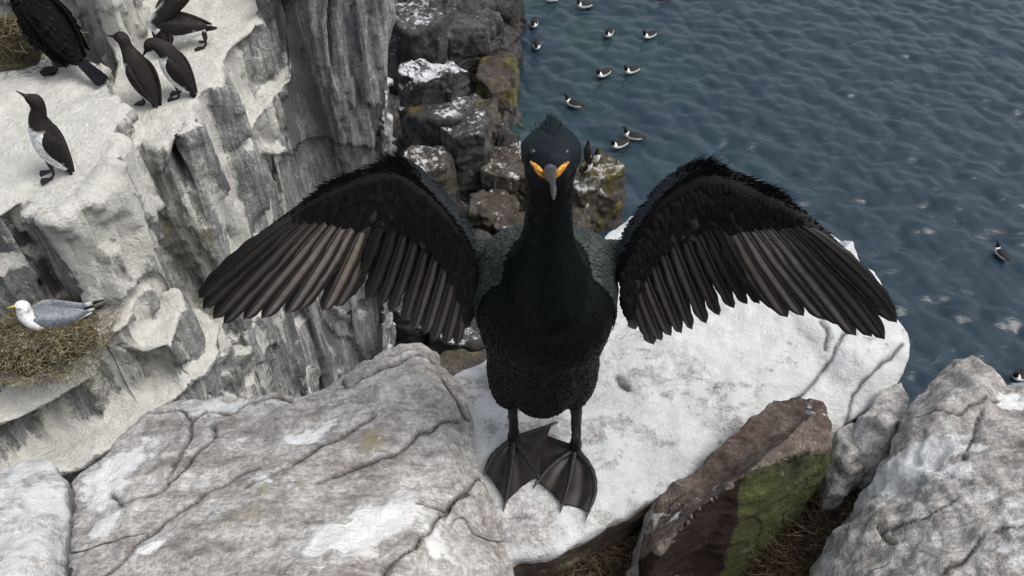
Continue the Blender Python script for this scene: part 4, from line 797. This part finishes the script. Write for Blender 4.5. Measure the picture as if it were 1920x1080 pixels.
            for i in range(ST + 1):
                t = i / ST; ww = w * (.45 + .55 * min(1, t / .35)) * (math.sqrt(max(0, 1 - ((t - .80) / .20) ** 2)) if t > .80 else 1) * (1 if t < .6 else 1 - .25 * (t - .6) / .4); ww = max(ww, .0004)
                c = root_ + ax * L * t + s_ * (-bend) * 4 * t * (1 - t) * L + nrm * (.010 * math.sin(math.pi * t) - .004 * t)
                for e in cols:
                    e2 = e * (1.0 if e > 0 else .62); rag = (.0006 * math.sin(31 * t + k) if abs(e) == 1 else 0)
                    Q.append(c + s_t * (ww * e2 + rag) + n_t * (.0016 * (1 - e * e) + (.0011 if abs(e) < .05 else 0)))
                    pale = np.array([.19, .162, .152]) * (1 - brown) + brown * np.array([.19, .15, .11]); g = bright * (1 if pe0 < e < pe1 else (.07 if e > 0 else .03)) * (.65 + .5 * min(1, t * 1.2)) * (.55 if t > .95 else 1)
                    if abs(e) < .05: g = bright * .35
                    CC.append(pale * g + np.array([.0045, .0038, .0036]))
            nC = len(cols); n0 = len(Q); Q2 = [q - n_t * .0010 for q in Q]; Fq = []
            for i in range(ST):
                for j in range(nC - 1):
                    a = i * nC + j; Fq.append((a, a + 1, a + nC + 1, a + nC)); Fq.append((n0 + a, n0 + a + nC, n0 + a + nC + 1, n0 + a + 1))
            for i in range(ST):
                for j in (0, nC - 1): a = i * nC + j; Fq.append((a, a + nC, n0 + a + nC, n0 + a))
            return np.array(Q + Q2), Fq, np.array(CC + [c * .7 for c in CC])
        npz = len(prim); k = 0; jit = lambda a: a * rs.normal()
        prim = [(x + jit(1.6), y + jit(1.8)) for x, y in prim]; sec = [(x + jit(1.4), y + jit(2.2)) for x, y in sec]
        up_ = MB()                                              # upper coverts, seen only as the dark layer behind the quills
        for seq, rr, dy0 in ((prim, [np.array(proot[0]) * (1 - t) + np.array(proot[1]) * t for t in np.linspace(0, 1, 14)], .0100), (sec, list(catmull(np.array(sroot, float), 18)), .0165)):
            for q_, r0 in enumerate(rr):
                tp = catmull(np.array(seq, float), len(rr))[q_]; tp = r0 + (tp - r0) * rs.uniform(.60, .68)
                Q, Fq, CC = blade(W_(r0[0], r0[1], dy0), W_(tp[0], tp[1], dy0), .0135, .0, q_, .03, .05, 0); up_.add(Q, Fq, CC)
        mkobj('upper_coverts', np.array(up_.V) - O, up_.F, M_fl, wing, None, None, np.array(up_.C))
        for i, tp in enumerate(prim):
            t = i / (npz - 1); r0 = np.array(proot[0]) * (1 - t) + np.array(proot[1]) * t; br = [.12, .18, .28, .45, .75, 1.0, .95, 1.0, 1.05, .85][i]; 
            if sx > 0: br = [.12, .2, .25, .4, .85, .75, .9, .95, .75, .9][i]
            Q, Fq, CC = blade(W_(r0[0], r0[1], -.0055 + .0011 * i), W_(tp[0], tp[1], -.006 + .0012 * i), .0125 * rs.uniform(.93, 1.07), br * rs.uniform(.85, 1.12), k, .05 * (1 - t) + .014, .13, rs.uniform(.2, .5) if i >= 8 else .15 * rs.uniform()); ob('flight_feather', Q - 0, Fq, M_fl, CC, wing); k += 1
        nsz = len(sec); srt = catmull(np.array(sroot, float), nsz)
        for i, tp in enumerate(sec):
            t = i / (nsz - 1); r0 = srt[i]; br = [.10, .12, .3, .3, .45, .7, .75, .75, .7, .5, .12][i] * (.75 if sx > 0 else .85)
            Q, Fq, CC = blade(W_(r0[0], r0[1], .0010 + .0008 * i), W_(tp[0], tp[1], .0045 + .0009 * i), .0098 * rs.uniform(.9, 1.08), br * rs.uniform(.75, 1.15), k, .02, .16, .25 * rs.uniform()); ob('flight_feather', Q, Fq, M_fl, CC, wing); k += 1
        # inner filler feathers between the last secondaries and the flank
        # underwing coverts and the ragged leading edge, thumb tuft and outer fringe
        m = MB()
        for row, (t0, L, w) in enumerate(((.90, .017, .0056), (.80, .018, .0056), (.70, .018, .0052), (.6, .020, .005), (.46, .018, .0045), (.3, .015, .004), (.16, .012, .0035))):
            cnt = 46 if row < 2 else 60
            for j in range(cnt):
                u = (j + rs.uniform(-.3, .3)) / cnt; i = int(np.clip(u * 59, 0, 59)); a, b = lead3[i], low3[i]; q = a + (b - a) * (t0 + rs.normal() * .03); f_i = u * (nsz + npz - 1)
                if u < .52: tip_d = unit(W_(*sec[int(np.clip((1 - u / .52) * (nsz - 1), 0, nsz - 1))]) - q)
                else: tip_d = unit(W_(*prim[int(np.clip((1 - (u - .52) / .48) * (npz - 1), 0, npz - 1))]) - q)
                h = (.013 * (1 - .75 * i / 59) + .002) * (1 if t0 < .25 else (1 - (t0 - .25) / .75) ** 1.2); col = np.array([.0075, .0062, .0056]) * rs.uniform(.6, 1.5)
                if row <= 3 and rs.uniform() < .13: col = np.array([.045, .037, .033]) * rs.uniform(.6, 1.1)
                scale_feather(m, q + np.array([0, -h - .0012, 0]), np.array([0, -1, 0]) * 1.0, unit(tip_d + rs.normal(size=3) * .08), L * rs.uniform(.8, 1.25), w, col, .0016)
        tops = []
        for j in range(2600):
            u = rs.uniform(.02, .95)
            i = int(u * 59); zone = math.exp(-((u - .42) / .10) ** 2) * 1.0 + .5 * math.exp(-((u - .66) / .07) ** 2)
            if rs.uniform() > .25 + zone: continue
            tng = unit(lead3[min(i + 1, 59)] - lead3[max(i - 1, 0)]); d = unit(tng * (.9 if u > .3 else .8) + np.array([sx * .15, -.1, .45 + .35 * zone]) + rs.normal(size=3) * .18); L = (.005 + .016 * zone) * rs.uniform(.4, 1.25); th = .013 * (1 - .75 * u) + .002
            q = lead3[i] + (low3[i] - lead3[i]) * abs(rs.normal()) * .05 + np.array([0, rs.uniform(-1, .6) * th * .7, -.001]); s_ = unit(np.cross(d, [0, -1, 0])); w = rs.uniform(.0004, .0010)
            m.add([q - s_ * w, q + s_ * w, q + d * L * .55 + s_ * w * .8, q + d * L, q + d * L * .55 - s_ * w * .8], [(0, 1, 2, 4), (4, 2, 3)], np.array([.006, .0055, .0055]) * rs.uniform(.5, 1.6))
        mkobj('covert_feathers', np.array(m.V) - O, m.F, M_fe, wing, None, None, np.array(m.C))
        # upper arm covering: sleek black strip along the front of the forearm, the sky's blue painted in
        m = MB()
        for j in range(420):
            u = rs.uniform(.0, .42); i = int(u * 59); tng = unit(lead3[i + 1] - lead3[max(i - 1, 0)]); th = .013 * (1 - .75 * u); b = rs.uniform(0, 1); nrm = unit(np.array([sx * -.45, -.2 + b * .9, .75])); q = lead3[i] + np.array([0, (b * 1.6 - .5) * th, 0]) + nrm * .0008
            scale_feather(m, q, nrm, tng + rs.normal(size=3) * .05, .009, .0026, np.array([.012, .016, .021]) * rs.uniform(.7, 1.2), .0004)
        mkobj('forearm_feathers', np.array(m.V) - O, m.F, M_fe, wing, None, None, np.array(m.C))
    # ---- tail behind the body
    m = MB()
    for k in range(9):
        a = (k - 4) * .11; b = np.array([BX + .004 * (k - 4), .690, Z(-.86)]); d = unit([math.sin(a), .52, -.60]); s_ = unit(np.cross(d, [0, 1, 1])); q = [b - s_ * .007, b + s_ * .007, b + d * .115 + s_ * .008, b + d * .127, b + d * .115 - s_ * .008]; q = [x + np.array([0, .0012 * abs(k - 4), 0]) for x in q]
        m.add(q + [x + np.array([0, .001, .001]) for x in q], [(0, 1, 2, 3, 4), (9, 8, 7, 6, 5), (0, 4, 9, 5), (1, 6, 7, 2), (2, 7, 8, 3), (3, 8, 9, 4)], (.007, .007, .008))
    a_, f_, _ = loft([(BX, .665, Z(-.82), .04, .03), (BX, .69, Z(-.86), .024, .014), (BX, .705, Z(-.885), .014, .006)], n=14, m=12); m.add(a_, f_, (.006, .006, .006)); mkobj('tail', np.array(m.V) - O, m.F, M_fe, root, None, None, np.array(m.C))
    # ---- legs and webbed feet, laid on the slab
    n = NT('webbed_foot_skin'); co = n.coord(); f = n.voro(co, 420, 'F1'); g = n.noise(co, 60, 5, .6); n.set(n.b.inputs['Base Color'], n.mix(1.0, n.attr('Col', 'Color'), n.mix(n.ramp(g, .3, .7), (.7, .7, .7), (1.35, 1.3, 1.25)), 'MULTIPLY')); n.b.inputs['Roughness'].default_value = .5; n.b.inputs['Specular IOR Level'].default_value = .35
    n.set(n.b.inputs['Normal'], n.bump(n.math('ADD', n.math('MULTIPLY', f, .3), g), .35, .0008)); M_ft = n.m
    def sl(px, py, h=0):
        p = PZ(px, py, -.974)
        for _ in range(3):
            z = surf_z(p[0], p[1], SLAB, .006); z = z if z is not None else 10 - .974; p = PZ(px, py, max(z - 10, -.985))
        return p + np.array([0, 0, h])
    for sx, heel, kn, toes in ((-1, (963, 828), (961, 742), [[(1034, 799)], [(1009, 896)], [(958, 885), (947, 946)], [(925, 858), (910, 888)]]),
                               (1, (1078, 846), (1082, 762), [[(1018, 820)], [(1030, 880), (1009, 906)], [(1068, 900), (1054, 950)], [(1108, 884), (1115, 925), (1102, 964)]])):
        hp = sl(*heel, .006); leg_top = np.array([BX + sx * .038, .640, Z(-.872)])
        lt = PY(kn[0], kn[1], .636); V, Fl, _ = loft([tuple(leg_top + (0, 0, .012)) + (.0135, .015), tuple(lt + (leg_top - lt) * .3) + (.0085, .009), tuple(lt * .5 + hp * .5 + (0, 0, .004)) + (.0062, .0078), tuple(hp + (0, 0, .022)) + (.0062, .0075), tuple(hp + (0, 0, .006)) + (.0080, .0080), tuple(hp) + (.007, .005)], n=14, m=26)
        V = V + .0006 * np.sin(V[:, 2:3] * 1400) * np.array([1, 1, 0]); leg = ob('leg', V, Fl, M_ft, (.0095, .0092, .0100))
        tl = [[hp] + [sl(*q, .0035) for q in t] for t in toes]; curves = [catmull(np.array(t), 15) for t in tl]; m = MB()
        for ci, c in enumerate(curves):
            rad = [(.0046 if ci else .0034) * (1 - .55 * t) * (1 + .12 * math.sin(t * 40)) for t in np.linspace(0, 1, 15)]; rows = [tuple(c[i] + (0, 0, .0012)) + (rad[i], rad[i] * .8) for i in range(15)]
            a_, f_, _ = loft(rows, side=(1, .3, 0), n=10, m=30); m.add(a_, f_, (.009, .0085, .009))
            e = unit(c[-1] - c[-2]); a_, f_, _ = loft([tuple(c[-1] + (0, 0, .001)) + (.0020, .0022), tuple(c[-1] + e * .006 + (0, 0, .001)) + (.0013, .0015), tuple(c[-1] + e * .010 - (0, 0, .0015)) + (.0004, .0005)], side=(1, .3, 0), n=8, m=8); m.add(a_, f_, (.05, .047, .045))
        for ca, cb in zip(curves[:-1], curves[1:]):   # webs
            Q = []; CC = []; ns_ = 13
            for i in range(15):
                for j in range(ns_):
                    v = j / (ns_ - 1); sag = 1 - .05 * math.sin(math.pi * v) * (i / 14) ; ii = i * sag; i0 = min(int(ii), 13); fr = ii - i0; pa = ca[i0] * (1 - fr) + ca[i0 + 1] * fr; pb = cb[i0] * (1 - fr) + cb[i0 + 1] * fr
                    Q.append(pa * (1 - v) + pb * v + np.array([0, 0, .0022 + .0012 * math.sin(v * 9) * math.sin(math.pi * v) - .0016 * math.sin(math.pi * v)])); CC.append(np.array([.012, .0088, .0078]) * (1 + .3 * math.sin(v * 7 + i)))
            nQ = len(Q); Fq = [(i * ns_ + j, i * ns_ + j + 1, (i + 1) * ns_ + j + 1, (i + 1) * ns_ + j) for i in range(14) for j in range(ns_ - 1)]; Q2 = [q - np.array([0, 0, .0025]) for q in Q]
            m.add(Q + Q2, Fq + [tuple(nQ + a for a in f[::-1]) for f in Fq], np.array(CC + CC))
        mkobj('webbed_foot', np.array(m.V) - O, m.F, M_ft, leg, None, None, np.array(m.C))
build_shag()
